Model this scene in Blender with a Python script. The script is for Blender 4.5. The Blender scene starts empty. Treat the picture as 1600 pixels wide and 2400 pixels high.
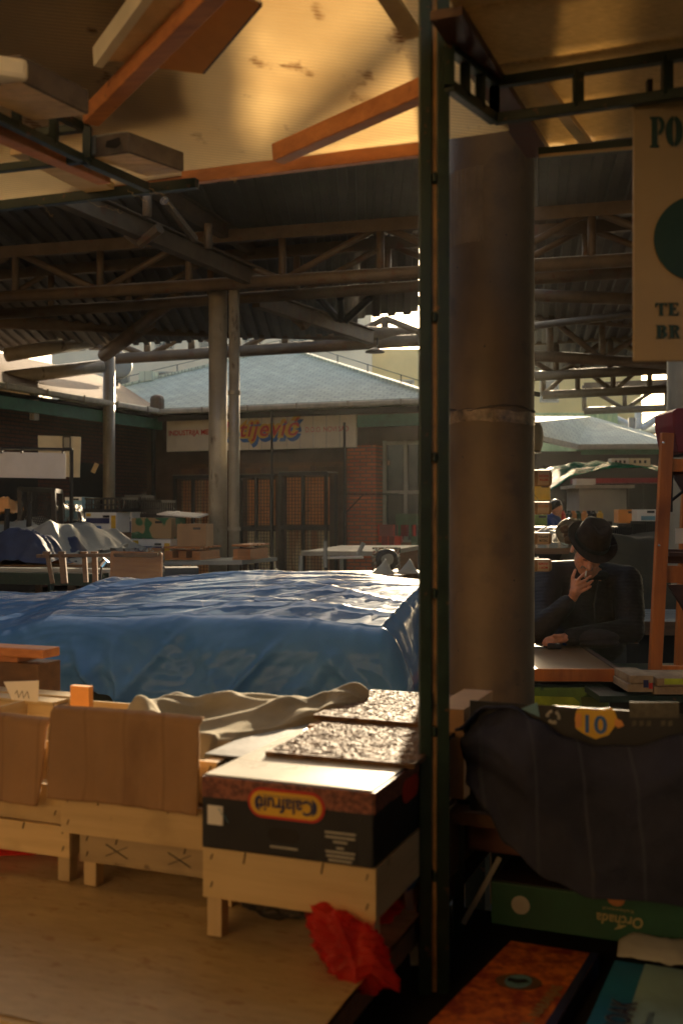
import bpy, bmesh, math, random
from mathutils import Vector, Matrix, noise, Euler
random.seed(7)
SC = bpy.context.scene
COL = SC.collection
R = math.radians
DENOISE = True
# ------------------------------------------------------------------ camera, sky, sun, exposure
EYE = 1.55; FPX = 2500.0
cam_d = bpy.data.cameras.new('camera'); cam = bpy.data.objects.new('camera', cam_d); COL.objects.link(cam)
cam.location = (0, 0, EYE); cam.rotation_euler = (R(90), 0, 0)
cam_d.sensor_fit = 'VERTICAL'; cam_d.sensor_height = 36; cam_d.sensor_width = 24
cam_d.lens = 36 * FPX / 2400
cam_d.clip_start = 0.05; cam_d.clip_end = 600
cam_d.dof.use_dof = True; cam_d.dof.focus_distance = 6.2; cam_d.dof.aperture_fstop = 3.4
SC.camera = cam
SUN_EL, SUN_AZ = 15.5, 8.7           # azimuth clockwise from +Y
W = bpy.data.worlds.new('World'); SC.world = W; W.use_nodes = True
wn = W.node_tree.nodes; wl = W.node_tree.links
bg = wn['Background']; sky = wn.new('ShaderNodeTexSky'); sky.sky_type = 'NISHITA'; sky.sun_disc = False
sky.sun_elevation = R(SUN_EL); sky.sun_rotation = R(SUN_AZ); sky.dust_density = 5.0; sky.ozone_density = 0.3; sky.air_density = 1.0
wl.new(sky.outputs[0], bg.inputs[0]); bg.inputs[1].default_value = 0.075
sl = bpy.data.lights.new('sun', 'SUN'); sl.energy = 5.0; sl.angle = R(0.6); sl.color = (1.0, 0.78, 0.51)
so = bpy.data.objects.new('sun', sl); COL.objects.link(so); so.location = (3, 40, 15)
so.rotation_euler = Euler((R(90 - SUN_EL), 0, R(180 - SUN_AZ)), 'XYZ')
# a sun lamp shines along its local -Z; aim -Z from the sun to the scene
_d = Vector((math.sin(R(SUN_AZ)) * math.cos(R(SUN_EL)), math.cos(R(SUN_AZ)) * math.cos(R(SUN_EL)), math.sin(R(SUN_EL))))
so.rotation_euler = _d.to_track_quat('Z', 'Y').to_euler()
SC.view_settings.view_transform = 'Standard'; SC.view_settings.look = 'None'
SC.view_settings.exposure = 1.7; SC.view_settings.gamma = 1.0
SC.render.engine = 'CYCLES'
cy = SC.cycles
cy.max_bounces = 9; cy.diffuse_bounces = 5; cy.glossy_bounces = 4; cy.transmission_bounces = 6; cy.volume_bounces = 1
cy.sample_clamp_indirect = 6.0; cy.use_denoising = DENOISE; cy.use_guiding = True; cy.caustics_reflective = True; cy.blur_glossy = 1.0
try: cy.denoiser = 'OPENIMAGEDENOISE'
except Exception: pass

# ------------------------------------------------------------------ helpers
def P(px, py, Y):                     # photograph pixel at a distance -> point
    return Vector(((px - 800) / FPX * Y, Y, EYE - (py - 1200) / FPX * Y))
def G(px, py, Z):                     # photograph pixel on a level plane -> point
    return P(px, py, (EYE - Z) * FPX / (py - 1200))
LOCAL = {}
def tag(o, label=None, cat=None, group=None, kind=None):
    if label: o['label'] = label
    if cat: o['category'] = cat
    if group: o['group'] = group
    if kind: o['kind'] = kind
    return o
def thing(name, label, cat, loc=(0, 0, 0), rz=0.0, group=None, local=False):
    o = bpy.data.objects.new(name, None); COL.objects.link(o)
    o.empty_display_size = 0.1
    o.location = loc; o.rotation_euler = (0, 0, rz if local else 0)
    LOCAL[o.name] = None if local else Vector(loc)
    return tag(o, label, cat, group)
def copy_tree(o, parent=None):
    c = o.copy(); COL.objects.link(c)
    LOCAL[c.name] = LOCAL.get(o.name)
    if parent is not None: c.parent = parent
    for ch in list(o.children): copy_tree(ch, c)
    return c
class MB:
    def __init__(s): s.v = []; s.f = []; s.uv = None
    def add(s, vs, fs):
        n = len(s.v); s.v += [Vector(v) for v in vs]; s.f += [tuple(i + n for i in f) for f in fs]; return s
    def box(s, c, size, rz=0.0, rot=None):
        c = Vector(c); h = Vector(size) / 2
        m = rot if rot is not None else Matrix.Rotation(rz, 3, 'Z')
        vs = [c + m @ Vector((x * h.x, y * h.y, z * h.z)) for z in (-1, 1) for y in (-1, 1) for x in (-1, 1)]
        return s.add(vs, [(0, 2, 3, 1), (4, 5, 7, 6), (0, 1, 5, 4), (2, 6, 7, 3), (0, 4, 6, 2), (1, 3, 7, 5)])
    def beam(s, p, q, w, h, up=(0, 0, 1)):
        p, q = Vector(p), Vector(q); d = (q - p); L = d.length; d.normalize()
        up = Vector(up); x = d.cross(up)
        if x.length < 1e-4: x = d.cross(Vector((1, 0, 0)))
        x.normalize(); z = x.cross(d)
        vs = []
        for b in (p, q):
            for (i, j) in ((-1, -1), (1, -1), (1, 1), (-1, 1)): vs.append(b + x * (i * w / 2) + z * (j * h / 2))
        return s.add(vs, [(3, 2, 1, 0), (4, 5, 6, 7), (0, 1, 5, 4), (1, 2, 6, 5), (2, 3, 7, 6), (3, 0, 4, 7)])
    def tube(s, p, q, r, n=10, r2=None):
        p, q = Vector(p), Vector(q); d = (q - p).normalized(); r2 = r if r2 is None else r2
        x = d.cross(Vector((0, 0, 1)))
        if x.length < 1e-4: x = Vector((1, 0, 0))
        x.normalize(); y = d.cross(x)
        vs = [];
        for b, rr in ((p, r), (q, r2)):
            for k in range(n):
                a = 2 * math.pi * k / n; vs.append(b + x * math.cos(a) * rr + y * math.sin(a) * rr)
        fs = [(k, (k + 1) % n, n + (k + 1) % n, n + k) for k in range(n)]
        fs += [tuple(range(n - 1, -1, -1)), tuple(range(n, 2 * n))]
        return s.add(vs, fs)
    def path(s, pts, r, n=6):
        pts = [Vector(p) for p in pts]; vs = []; m = len(pts)
        for i, p in enumerate(pts):
            d = (pts[min(i + 1, m - 1)] - pts[max(i - 1, 0)]).normalized()
            x = d.cross(Vector((0.13, 0.2, 1)));
            if x.length < 1e-4: x = Vector((1, 0, 0))
            x.normalize(); y = d.cross(x); rr = r[i] if isinstance(r, (list, tuple)) else r
            for k in range(n):
                a = 2 * math.pi * k / n; vs.append(p + x * math.cos(a) * rr + y * math.sin(a) * rr)
        fs = [(i * n + k, i * n + (k + 1) % n, (i + 1) * n + (k + 1) % n, (i + 1) * n + k) for i in range(m - 1) for k in range(n)]
        fs += [tuple(range(n - 1, -1, -1)), tuple(range((m - 1) * n, m * n))]
        return s.add(vs, fs)
    def capsule(s, p, q, r, r2, n=12):
        p, q = Vector(p), Vector(q); d = (q - p); L = d.length
        d = d.normalized() if L > 1e-6 else Vector((0, 0, 1))
        pts = []; rad = []
        for k in range(5):
            a = math.pi / 2 * (1 - k / 4); pts.append(p - d * r * math.sin(a)); rad.append(max(r * math.cos(a), 1e-4))
        for k in range(5):
            a = math.pi / 2 * k / 4; pts.append(q + d * r2 * math.sin(a)); rad.append(max(r2 * math.cos(a), 1e-4))
        x = d.cross(Vector((0, 0, 1)));
        if x.length < 1e-4: x = Vector((1, 0, 0))
        x.normalize(); y = d.cross(x); vs = []; m = len(pts)
        for c, rr in zip(pts, rad):
            for k in range(n):
                a = 2 * math.pi * k / n; vs.append(c + x * math.cos(a) * rr + y * math.sin(a) * rr)
        fs = [(i * n + k, i * n + (k + 1) % n, (i + 1) * n + (k + 1) % n, (i + 1) * n + k) for i in range(m - 1) for k in range(n)]
        fs += [tuple(range(n - 1, -1, -1)), tuple(range((m - 1) * n, m * n))]
        return s.add(vs, fs)
    def ellipsoid(s, c, rad, m=None, nu=16, nv=10):
        c = Vector(c); m = m or Matrix.Identity(3); vs = []
        for j in range(nv + 1):
            t = math.pi * j / nv
            t = min(max(t, 0.02), math.pi - 0.02)
            for i in range(nu):
                a = 2 * math.pi * i / nu
                vs.append(c + m @ Vector((rad[0] * math.sin(t) * math.cos(a), rad[1] * math.sin(t) * math.sin(a), rad[2] * math.cos(t))))
        fs = [(j * nu + i, (j + 1) * nu + i, (j + 1) * nu + (i + 1) % nu, j * nu + (i + 1) % nu) for j in range(nv) for i in range(nu)]
        fs += [tuple(range(nu)), tuple(range((nv + 1) * nu - 1, nv * nu - 1, -1))]
        return s.add(vs, fs)
    def lathe(s, prof, loc=(0, 0, 0), n=24, m=None):
        loc = Vector(loc); m = m or Matrix.Identity(3); vs = []
        for r, z in prof:
            for k in range(n):
                a = 2 * math.pi * k / n; vs.append(loc + m @ Vector((max(r, 1e-4) * math.cos(a), max(r, 1e-4) * math.sin(a), z)))
        fs = [(i * n + k, i * n + (k + 1) % n, (i + 1) * n + (k + 1) % n, (i + 1) * n + k) for i in range(len(prof) - 1) for k in range(n)]
        fs += [tuple(range(n - 1, -1, -1)), tuple(range((len(prof) - 1) * n, len(prof) * n))]
        return s.add(vs, fs)
    def prism(s, poly, o, xd, yd, t):     # polygon in the xd/yd plane, extruded by t along xd x yd
        o, xd, yd = Vector(o), Vector(xd), Vector(yd); nrm = xd.cross(yd).normalized(); n = len(poly)
        a = [o + xd * x + yd * y for x, y in poly]; b = [p + nrm * t for p in a]
        fs = [tuple(range(n - 1, -1, -1)), tuple(range(n, 2 * n))] + [(k, (k + 1) % n, n + (k + 1) % n, n + k) for k in range(n)]
        return s.add(a + b, fs)
    def grid(s, fn, nu, nv):
        vs = [fn(i / nu, j / nv) for j in range(nv + 1) for i in range(nu + 1)]
        fs = [(j * (nu + 1) + i, j * (nu + 1) + i + 1, (j + 1) * (nu + 1) + i + 1, (j + 1) * (nu + 1) + i) for j in range(nv) for i in range(nu)]
        return s.add(vs, fs)
    def build(s, name, mat, parent=None, smooth=False, bevel=0.0, solid=0.0, label=None, sub=0):
        off = None
        if parent is None:
            xs = [v.x for v in s.v]; ys = [v.y for v in s.v]; zs = [v.z for v in s.v]
            off = Vector(((min(xs) + max(xs)) / 2, (min(ys) + max(ys)) / 2, min(zs)))
        else: off = LOCAL.get(parent.name)
        vs = [v - off for v in s.v] if off is not None else s.v
        me = bpy.data.meshes.new(name); me.from_pydata([tuple(v) for v in vs], [], s.f)
        bm = bmesh.new(); bm.from_mesh(me); bmesh.ops.recalc_face_normals(bm, faces=bm.faces); bm.to_mesh(me); bm.free()
        if smooth: me.polygons.foreach_set('use_smooth', [True] * len(me.polygons))
        me.materials.append(mat)
        o = bpy.data.objects.new(name, me); COL.objects.link(o)
        if parent is None: o.location = off; LOCAL[o.name] = off
        else: o.parent = parent; LOCAL[o.name] = LOCAL.get(parent.name)
        if solid:
            md = o.modifiers.new('thickness', 'SOLIDIFY'); md.thickness = solid; md.offset = 0
        if sub:
            md = o.modifiers.new('smooth', 'SUBSURF'); md.levels = sub; md.render_levels = sub
        if bevel:
            md = o.modifiers.new('edges', 'BEVEL'); md.width = bevel; md.segments = 2; md.limit_method = 'ANGLE'; md.angle_limit = R(40)
        if label: o['label'] = label
        return o
def remesh(mb, voxel, it=3):           # one continuous skin out of overlapping pieces
    me = bpy.data.meshes.new('tmp'); me.from_pydata([tuple(v) for v in mb.v], [], mb.f)
    bm = bmesh.new(); bm.from_mesh(me); bmesh.ops.recalc_face_normals(bm, faces=bm.faces); bm.to_mesh(me); bm.free()
    o = bpy.data.objects.new('tmp', me); COL.objects.link(o)
    m = o.modifiers.new('r', 'REMESH'); m.mode = 'VOXEL'; m.voxel_size = voxel
    if it: m2 = o.modifiers.new('s', 'SMOOTH'); m2.iterations = it; m2.factor = 0.5
    dg = bpy.context.evaluated_depsgraph_get(); e = o.evaluated_get(dg)
    r = bpy.data.meshes.new_from_object(e)
    out = MB(); out.v = [v.co.copy() for v in r.vertices]; out.f = [tuple(p.vertices) for p in r.polygons]
    bpy.data.objects.remove(o); bpy.data.meshes.remove(me); bpy.data.meshes.remove(r)
    return out
def lettering(txt, name, mat, parent, o, xd, yd, size, shear=0.0, bold=0.0, width=None, space=1.0, lift=0.002, align='LEFT', label=None):
    cu = bpy.data.curves.new('t', 'FONT'); cu.body = txt; cu.size = size; cu.shear = shear; cu.offset = bold
    cu.space_character = space; cu.align_x = align; cu.resolution_u = 3
    t = bpy.data.objects.new('t', cu); COL.objects.link(t)
    dg = bpy.context.evaluated_depsgraph_get(); me = bpy.data.meshes.new_from_object(t.evaluated_get(dg))
    xd, yd = Vector(xd).normalized(), Vector(yd).normalized(); nz = xd.cross(yd)
    xs = [v.co.x for v in me.vertices] or [0]
    k = 1.0 if not width else width / (max(xs) - min(xs))
    x0 = min(xs) if width and align == 'LEFT' else 0
    mb = MB(); mb.v = [Vector(o) + xd * ((v.co.x - x0) * k) + yd * v.co.y + nz * lift for v in me.vertices]; mb.f = [tuple(p.vertices) for p in me.polygons]
    bpy.data.objects.remove(t); bpy.data.curves.remove(cu); bpy.data.meshes.remove(me)
    return mb.build(name, mat, parent, label=label) if mb.f else None
# ------------------------------------------------------------------ materials
def lerp(a, b, t): return tuple(x + (y - x) * t for x, y in zip(a, b))
def M(name, col, rough=0.6, metal=0.0, var=0.25, scale=6.0, stretch=(1, 1, 1), col2=None, bump=0.15, bscale=60.0, bstretch=None, spec=0.5, bdist=0.004, detail=6.0, contrast=0.3, trans=0.0, translucent=0.0, coat=0.0):
    m = bpy.data.materials.new(name); m.use_nodes = True; nt = m.node_tree; n = nt.nodes; l = nt.links
    b = n['Principled BSDF']; tc = n.new('ShaderNodeTexCoord')
    mp = n.new('ShaderNodeMapping'); mp.inputs['Scale'].default_value = stretch; l.new(tc.outputs['Object'], mp.inputs[0])
    nz = n.new('ShaderNodeTexNoise'); nz.inputs['Scale'].default_value = scale; nz.inputs['Detail'].default_value = detail; nz.inputs['Roughness'].default_value = 0.62
    l.new(mp.outputs[0], nz.inputs['Vector'])
    cr = n.new('ShaderNodeValToRGB'); e = cr.color_ramp.elements
    c2 = col2 if col2 else tuple(c * (1 - var) for c in col); c1 = col if col2 else tuple(min(c * (1 + var * 0.6), 1) for c in col)
    e[0].position = 0.5 - contrast / 2; e[1].position = 0.5 + contrast / 2
    e[0].color = (*c2, 1); e[1].color = (*c1, 1)
    l.new(nz.outputs[0], cr.inputs[0]); l.new(cr.outputs[0], b.inputs['Base Color'])
    b.inputs['Roughness'].default_value = rough; b.inputs['Metallic'].default_value = metal
    b.inputs['Specular IOR Level'].default_value = spec
    b.inputs['Transmission Weight'].default_value = trans; b.inputs['Coat Weight'].default_value = coat
    # roughness breaks up a little too
    mr = n.new('ShaderNodeMapRange'); mr.inputs['To Min'].default_value = max(rough - 0.09, 0.03); mr.inputs['To Max'].default_value = min(rough + 0.12, 1)
    l.new(nz.outputs[0], mr.inputs[0]); l.new(mr.outputs[0], b.inputs['Roughness'])
    if bump:
        mp2 = n.new('ShaderNodeMapping'); mp2.inputs['Scale'].default_value = bstretch or stretch; l.new(tc.outputs['Object'], mp2.inputs[0])
        n2 = n.new('ShaderNodeTexNoise'); n2.inputs['Scale'].default_value = bscale; n2.inputs['Detail'].default_value = 5; l.new(mp2.outputs[0], n2.inputs['Vector'])
        bp = n.new('ShaderNodeBump'); bp.inputs['Strength'].default_value = bump; bp.inputs['Distance'].default_value = bdist
        l.new(n2.outputs[0], bp.inputs['Height']); l.new(bp.outputs[0], b.inputs['Normal'])
    if translucent:
        tl = n.new('ShaderNodeBsdfTranslucent'); l.new(cr.outputs[0], tl.inputs[0])
        mx = n.new('ShaderNodeMixShader'); mx.inputs[0].default_value = translucent
        l.new(b.outputs[0], mx.inputs[1]); l.new(tl.outputs[0], mx.inputs[2]); l.new(mx.outputs[0], n['Material Output'].inputs[0])
    return m
def nodes(m): return m.node_tree.nodes, m.node_tree.links, m.node_tree.nodes['Principled BSDF']
def add_spots(m, col, scale=25, lo=0.68, hi=0.74, stretch=(1, 1, 1), detail=4):   # stains and dirt with a shape of their own
    n, l, b = nodes(m); src = b.inputs['Base Color'].links[0].from_socket
    tc = n.new('ShaderNodeTexCoord'); mp = n.new('ShaderNodeMapping'); mp.inputs['Scale'].default_value = stretch; mp.inputs['Location'].default_value = (3.3, 1.7, 9.1)
    l.new(tc.outputs['Object'], mp.inputs[0]); nz = n.new('ShaderNodeTexNoise'); nz.inputs['Scale'].default_value = scale; nz.inputs['Detail'].default_value = detail
    l.new(mp.outputs[0], nz.inputs['Vector']); mr = n.new('ShaderNodeMapRange'); mr.inputs['From Min'].default_value = lo; mr.inputs['From Max'].default_value = hi
    l.new(nz.outputs[0], mr.inputs[0]); mx = n.new('ShaderNodeMix'); mx.data_type = 'RGBA'
    l.new(mr.outputs[0], mx.inputs[0]); l.new(src, mx.inputs[6]); mx.inputs[7].default_value = (*col, 1)
    for lk in list(b.inputs['Base Color'].links): l.remove(lk)
    l.new(mx.outputs[2], b.inputs['Base Color'])
    for nd in n:
        if nd.type == 'BSDF_TRANSLUCENT':
            for lk in list(nd.inputs[0].links): l.remove(lk)
            l.new(mx.outputs[2], nd.inputs[0])
    return m
def add_wave(m, scale, direction='X', strength=0.4, dist=0.004, distort=0.0, tint=None):
    n, l, b = nodes(m); tc = n.new('ShaderNodeTexCoord'); wv = n.new('ShaderNodeTexWave'); wv.bands_direction = direction
    wv.inputs['Scale'].default_value = scale; wv.inputs['Distortion'].default_value = distort; wv.inputs['Detail'].default_value = 1.5
    l.new(tc.outputs['Object'], wv.inputs['Vector']); bp = n.new('ShaderNodeBump'); bp.inputs['Strength'].default_value = strength; bp.inputs['Distance'].default_value = dist
    l.new(wv.outputs[0], bp.inputs['Height'])
    if b.inputs['Normal'].links: l.new(b.inputs['Normal'].links[0].from_socket, bp.inputs['Normal'])
    l.new(bp.outputs[0], b.inputs['Normal'])
    if tint:
        src = b.inputs['Base Color'].links[0].from_socket; mr = n.new('ShaderNodeMapRange'); mr.inputs['From Min'].default_value = 0.0; mr.inputs['From Max'].default_value = tint[1]
        mr.inputs['To Min'].default_value = 1; mr.inputs['To Max'].default_value = 0
        l.new(wv.outputs[0], mr.inputs[0]); mx = n.new('ShaderNodeMix'); mx.data_type = 'RGBA'; l.new(mr.outputs[0], mx.inputs[0]); l.new(src, mx.inputs[6]); mx.inputs[7].default_value = (*tint[0], 1)
        l.new(mx.outputs[2], b.inputs['Base Color'])
        for nd in n:
            if nd.type == 'BSDF_TRANSLUCENT': l.new(mx.outputs[2], nd.inputs[0])
    return m
def brick(name, c1, c2, mortar, bw, bh, axes='XZ', msize=0.012, rough=0.85, bump=0.5):
    m = bpy.data.materials.new(name); m.use_nodes = True; n, l, b = nodes(m); tc = n.new('ShaderNodeTexCoord')
    sp = n.new('ShaderNodeSeparateXYZ'); cb = n.new('ShaderNodeCombineXYZ'); l.new(tc.outputs['Object'], sp.inputs[0])
    l.new(sp.outputs['XYZ'.index(axes[0])], cb.inputs[0]); l.new(sp.outputs['XYZ'.index(axes[1])], cb.inputs[1])
    bt = n.new('ShaderNodeTexBrick'); bt.inputs['Scale'].default_value = 1.0; bt.inputs['Brick Width'].default_value = bw; bt.inputs['Row Height'].default_value = bh
    bt.inputs['Mortar Size'].default_value = msize; bt.inputs['Color1'].default_value = (*c1, 1); bt.inputs['Color2'].default_value = (*c2, 1); bt.inputs['Mortar'].default_value = (*mortar, 1)
    l.new(cb.outputs[0], bt.inputs['Vector'])
    nz = n.new('ShaderNodeTexNoise'); nz.inputs['Scale'].default_value = 3; nz.inputs['Detail'].default_value = 6; l.new(tc.outputs['Object'], nz.inputs['Vector'])
    mr = n.new('ShaderNodeMapRange'); mr.inputs['To Min'].default_value = 0.65; mr.inputs['To Max'].default_value = 1.25; l.new(nz.outputs[0], mr.inputs[0])
    mx = n.new('ShaderNodeVectorMath'); mx.operation = 'SCALE'; l.new(bt.outputs[0], mx.inputs[0]); l.new(mr.outputs[0], mx.inputs['Scale']); l.new(mx.outputs[0], b.inputs['Base Color'])
    bp = n.new('ShaderNodeBump'); bp.inputs['Strength'].default_value = bump; bp.inputs['Distance'].default_value = 0.01; bp.invert = True
    l.new(bt.outputs['Fac'], bp.inputs['Height']); l.new(bp.outputs[0], b.inputs['Normal']); b.inputs['Roughness'].default_value = rough
    return m
def wood(name, col, dark, axis=0, rough=0.62, scale=9, spots=True):
    st = [14, 14, 14]; st[axis] = 1.0
    m = M(name, col, rough, col2=dark, scale=scale * 0.25, stretch=tuple(st), bump=0.25, bscale=8, contrast=0.5, bdist=0.002)
    if spots: add_spots(m, tuple(c * 0.35 for c in dark), 11, 0.69, 0.76); add_spots(m, tuple(c * 0.72 for c in dark), 3.2, 0.56, 0.74, (1, 1, 1), 8)
    n, l, b = nodes(m); src = b.inputs['Base Color'].links[0].from_socket; oi = n.new('ShaderNodeObjectInfo'); mr = n.new('ShaderNodeMapRange'); mr.inputs['To Min'].default_value = .78; mr.inputs['To Max'].default_value = 1.14
    l.new(oi.outputs['Random'], mr.inputs[0]); sc_ = n.new('ShaderNodeVectorMath'); sc_.operation = 'SCALE'; l.new(src, sc_.inputs[0]); l.new(mr.outputs[0], sc_.inputs['Scale'])
    for lk in list(b.inputs['Base Color'].links): l.remove(lk)
    l.new(sc_.outputs[0], b.inputs['Base Color'])
    return m
m_ground = add_spots(M('wet_concrete', (0.11, 0.10, 0.085), 0.7, var=0.4, scale=1.5, bump=0.3, bscale=18), (0.03, 0.028, 0.025), 2.2, 0.55, 0.7)
m_green = add_spots(M('green_frame_paint', (0.010, 0.027, 0.015), 0.42, var=0.3, scale=20, bump=0.2, bscale=90), (0.10, 0.05, 0.022), 40, 0.66, 0.7)
m_greenlt = add_spots(M('green_cabinet_paint', (0.17, 0.28, 0.045), 0.45, var=0.3, scale=7), (0.03, 0.07, 0.02), 14, 0.6, 0.68)
m_stick = M('yellow_green_sheet', (0.48, 0.55, 0.03), 0.5, var=0.3, scale=9)
m_pine = wood('pale_pine', (0.66, 0.48, 0.235), (0.50, 0.345, 0.15), 0)
m_pine_v = wood('pale_pine_upright', (0.66, 0.48, 0.25), (0.50, 0.35, 0.17), 2)
m_pine_d = wood('pale_pine_side', (0.58, 0.43, 0.23), (0.43, 0.30, 0.15), 1)
m_redwood = wood('red_brown_timber', (0.62, 0.25, 0.075), (0.38, 0.13, 0.04), 0, 0.55)
m_rack = wood('orange_stained_timber', (0.68, 0.22, 0.04), (0.42, 0.12, 0.02), 2, 0.45)
m_rackd = wood('dark_stained_timber', (0.10, 0.035, 0.015), (0.05, 0.018, 0.008), 0, 0.5)
m_brownwood = wood('brown_timber', (0.22, 0.11, 0.05), (0.10, 0.05, 0.022), 0, 0.6)
m_card = add_wave(M('corrugated_cardboard', (0.31, 0.175, 0.08), 0.75, var=0.12, scale=5, bump=0.08, bscale=150), 3.1, 'X', 0.18, 0.002, 2.2, tint=((0.255, 0.14, 0.06), 0.03))
add_spots(m_card, (0.20, 0.105, 0.045), 4.5, 0.58, 0.70, (1, 1, .5), 7)
m_cardp = M('plain_cardboard', (0.38, 0.21, 0.09), 0.75, var=0.2, scale=4, bump=0.08, bscale=120)
m_cardo = M('orange_cardboard', (0.78, 0.34, 0.09), 0.7, var=0.18, scale=3, bump=0.06, bscale=100)
m_taped = M('taped_cardboard', (0.78, 0.54, 0.26), 0.22, var=0.25, scale=5, bump=0.5, bscale=7, bstretch=(1.5, 6, 1), bdist=0.02)
m_black = M('black_print', (0.012, 0.012, 0.013), 0.42, var=0.3, scale=12, bump=0.05)
m_pattern = M('brown_lattice_print', (0.30, 0.10, 0.055), 0.5, col2=(0.12, 0.035, 0.022), scale=90, contrast=0.2, detail=2, bump=0.05)
m_white = M('white_paper', (0.78, 0.74, 0.66), 0.5, var=0.08, scale=4, bump=0.05)
m_liner = M('white_liner_sheet', (0.55, 0.53, 0.47), 0.28, var=0.06, scale=4, bump=0.12, bscale=10)
m_yellow = M('yellow_print', (0.72, 0.42, 0.03), 0.5, var=0.12, scale=14)
m_red = M('red_print', (0.55, 0.03, 0.015), 0.5, var=0.12, scale=14)
m_navy = M('navy_print', (0.025, 0.03, 0.10), 0.5, var=0.1)
m_blueprint = M('blue_print', (0.03, 0.13, 0.36), 0.5, var=0.15)
m_bluelt = M('pale_blue_print', (0.15, 0.32, 0.40), 0.5, var=0.2)
m_greyprint = M('grey_print', (0.42, 0.40, 0.33), 0.6, var=0.2)
m_greenprint = M('green_print', (0.014, 0.085, 0.042), 0.5, var=0.2)
m_hard = M('brown_hardboard', (0.15, 0.085, 0.045), 0.55, var=0.5, scale=34, bump=0.6, bscale=120, bstretch=(0.5, 1.8, 1), bdist=0.006, spec=0.05)
m_redbag = M('red_plastic_bag', (0.92, 0.075, 0.05), 0.25, var=0.25, scale=5, bump=0.7, bscale=34, bdist=0.006, translucent=0.55, detail=3)
def _thin(m, k):
    n, l, b = nodes(m); o = n['Material Output']; src = o.inputs[0].links[0].from_socket; tr = n.new('ShaderNodeBsdfTransparent'); tr.inputs[0].default_value = (1, .35, .28, 1)
    mx = n.new('ShaderNodeMixShader'); mx.inputs[0].default_value = k; l.new(src, mx.inputs[1]); l.new(tr.outputs[0], mx.inputs[2]); l.new(mx.outputs[0], o.inputs[0])
m_clear = M('clear_film', (0.55, 0.55, 0.52), 0.12, var=0.05, trans=0.95, bump=0.8, bscale=14, bdist=0.01)
m_cloth = add_wave(M('beige_blanket', (0.34, 0.30, 0.21), 0.95, var=0.2, scale=5, bump=0.3, bscale=220, spec=0.15), 90, 'DIAGONAL', 0.1, 0.001)
m_bluecloth = add_wave(M('navy_blanket', (0.042, 0.044, 0.064), 0.95, var=0.25, scale=4, bump=0.4, bscale=160, spec=0.12), 2.9, 'X', 0.3, 0.004, 0.5, tint=((0.058, 0.060, 0.078), 0.02))
m_tabletop = add_spots(M('worn_wood_print_sheet', (0.58, 0.44, 0.235), 0.55, col2=(0.42, 0.31, 0.155), scale=7, stretch=(2.2, 9, 1), contrast=0.45, bump=0.2, bscale=30), (0.38, 0.24, 0.11), 30, 0.60, 0.68, (0.8, 2.4, 1))
m_tarp = bpy.data.materials.new('blue_tarpaulin')
m_concrete = add_spots(add_spots(M('pillar_coat', (0.125, 0.084, 0.046), 0.55, var=0.22, scale=4, bump=0.35, bscale=40), (0.075, 0.052, 0.034), 5, 0.58, 0.70), (0.03, 0.024, 0.02), 42, 0.70, 0.74)
m_steel = add_spots(M('cream_steel_paint', (0.34, 0.30, 0.22), 0.3, var=0.2, scale=3, bump=0.1), (0.12, 0.09, 0.06), 9, 0.62, 0.72, (1, 1, 0.35))
m_truss = add_spots(M('brown_grey_steel', (0.13, 0.092, 0.052), 0.55, var=0.25, scale=4, bump=0.15), (0.12, 0.055, 0.025), 6, 0.6, 0.7)
m_whitesteel = M('pale_blue_steel', (0.62, 0.66, 0.66), 0.5)
m_sheet = M('galvanised_sheet', (0.095, 0.08, 0.06), 0.6, 0.0, var=0.3, scale=2, bump=0.1)
m_poly = M('translucent_roof_sheet', (0.88, 0.73, 0.47), 0.30, var=0.14, scale=3.0, translucent=0.72, bump=0.12, bscale=24, stretch=(1, 1, 1))
add_spots(m_poly, (0.26, 0.14, 0.06), 11, 0.625, 0.69, (1, 1, 1), 10); add_spots(m_poly, (0.62, 0.46, 0.26), 2.0, 0.42, 0.80, (1, 1, 1), 3)
m_board = M('fibre_roof_board', (0.56, 0.42, 0.22), 0.6, var=0.25, scale=40, stretch=(1, 6, 1), translucent=0.5)
m_sign = M('cream_sign_board', (0.40, 0.275, 0.12), 0.5, var=0.1, scale=3, bump=0.05)
m_shopsign = M('pale_shop_sign', (0.74, 0.66, 0.48), 0.5, var=0.1, scale=2, bump=0.05)
m_signg = M('dark_green_paint', (0.008, 0.04, 0.022), 0.5)
m_brick = brick('red_brick', (0.66, 0.20, 0.09), (0.52, 0.14, 0.07), (0.20, 0.16, 0.12), 0.25, 0.075)
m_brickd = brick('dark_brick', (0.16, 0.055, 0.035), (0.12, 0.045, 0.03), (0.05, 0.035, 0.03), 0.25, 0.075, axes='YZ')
m_shingle = brick('grey_shingles', (0.70, 0.76, 0.60), (0.60, 0.66, 0.53), (0.32, 0.37, 0.30), 0.24, 0.105, axes='XY', msize=0.010, rough=0.75)
m_shinglel = brick('brown_shingles', (0.17, 0.095, 0.042), (0.14, 0.078, 0.035), (0.09, 0.05, 0.025), 0.32, 0.14, axes='YX', msize=0.014, rough=0.7)
m_gutter = M('cream_gutter', (0.48, 0.44, 0.33), 0.45, var=0.25)
m_fascia = M('green_fascia', (0.03, 0.16, 0.09), 0.5, var=0.3)
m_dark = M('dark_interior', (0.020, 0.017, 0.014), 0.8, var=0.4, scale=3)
m_wire = M('dark_wire', (0.03, 0.028, 0.026), 0.5, 0.4)
m_blackpl = M('black_plastic', (0.014, 0.014, 0.015), 0.4)
m_pane = M('window_glass', (0.03, 0.04, 0.04), 0.08, spec=0.8, var=0.3, bump=0)
m_facade = M('cream_facade', (0.90, 0.80, 0.60), 0.85, var=0.12, scale=0.5, bump=0.1)
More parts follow.
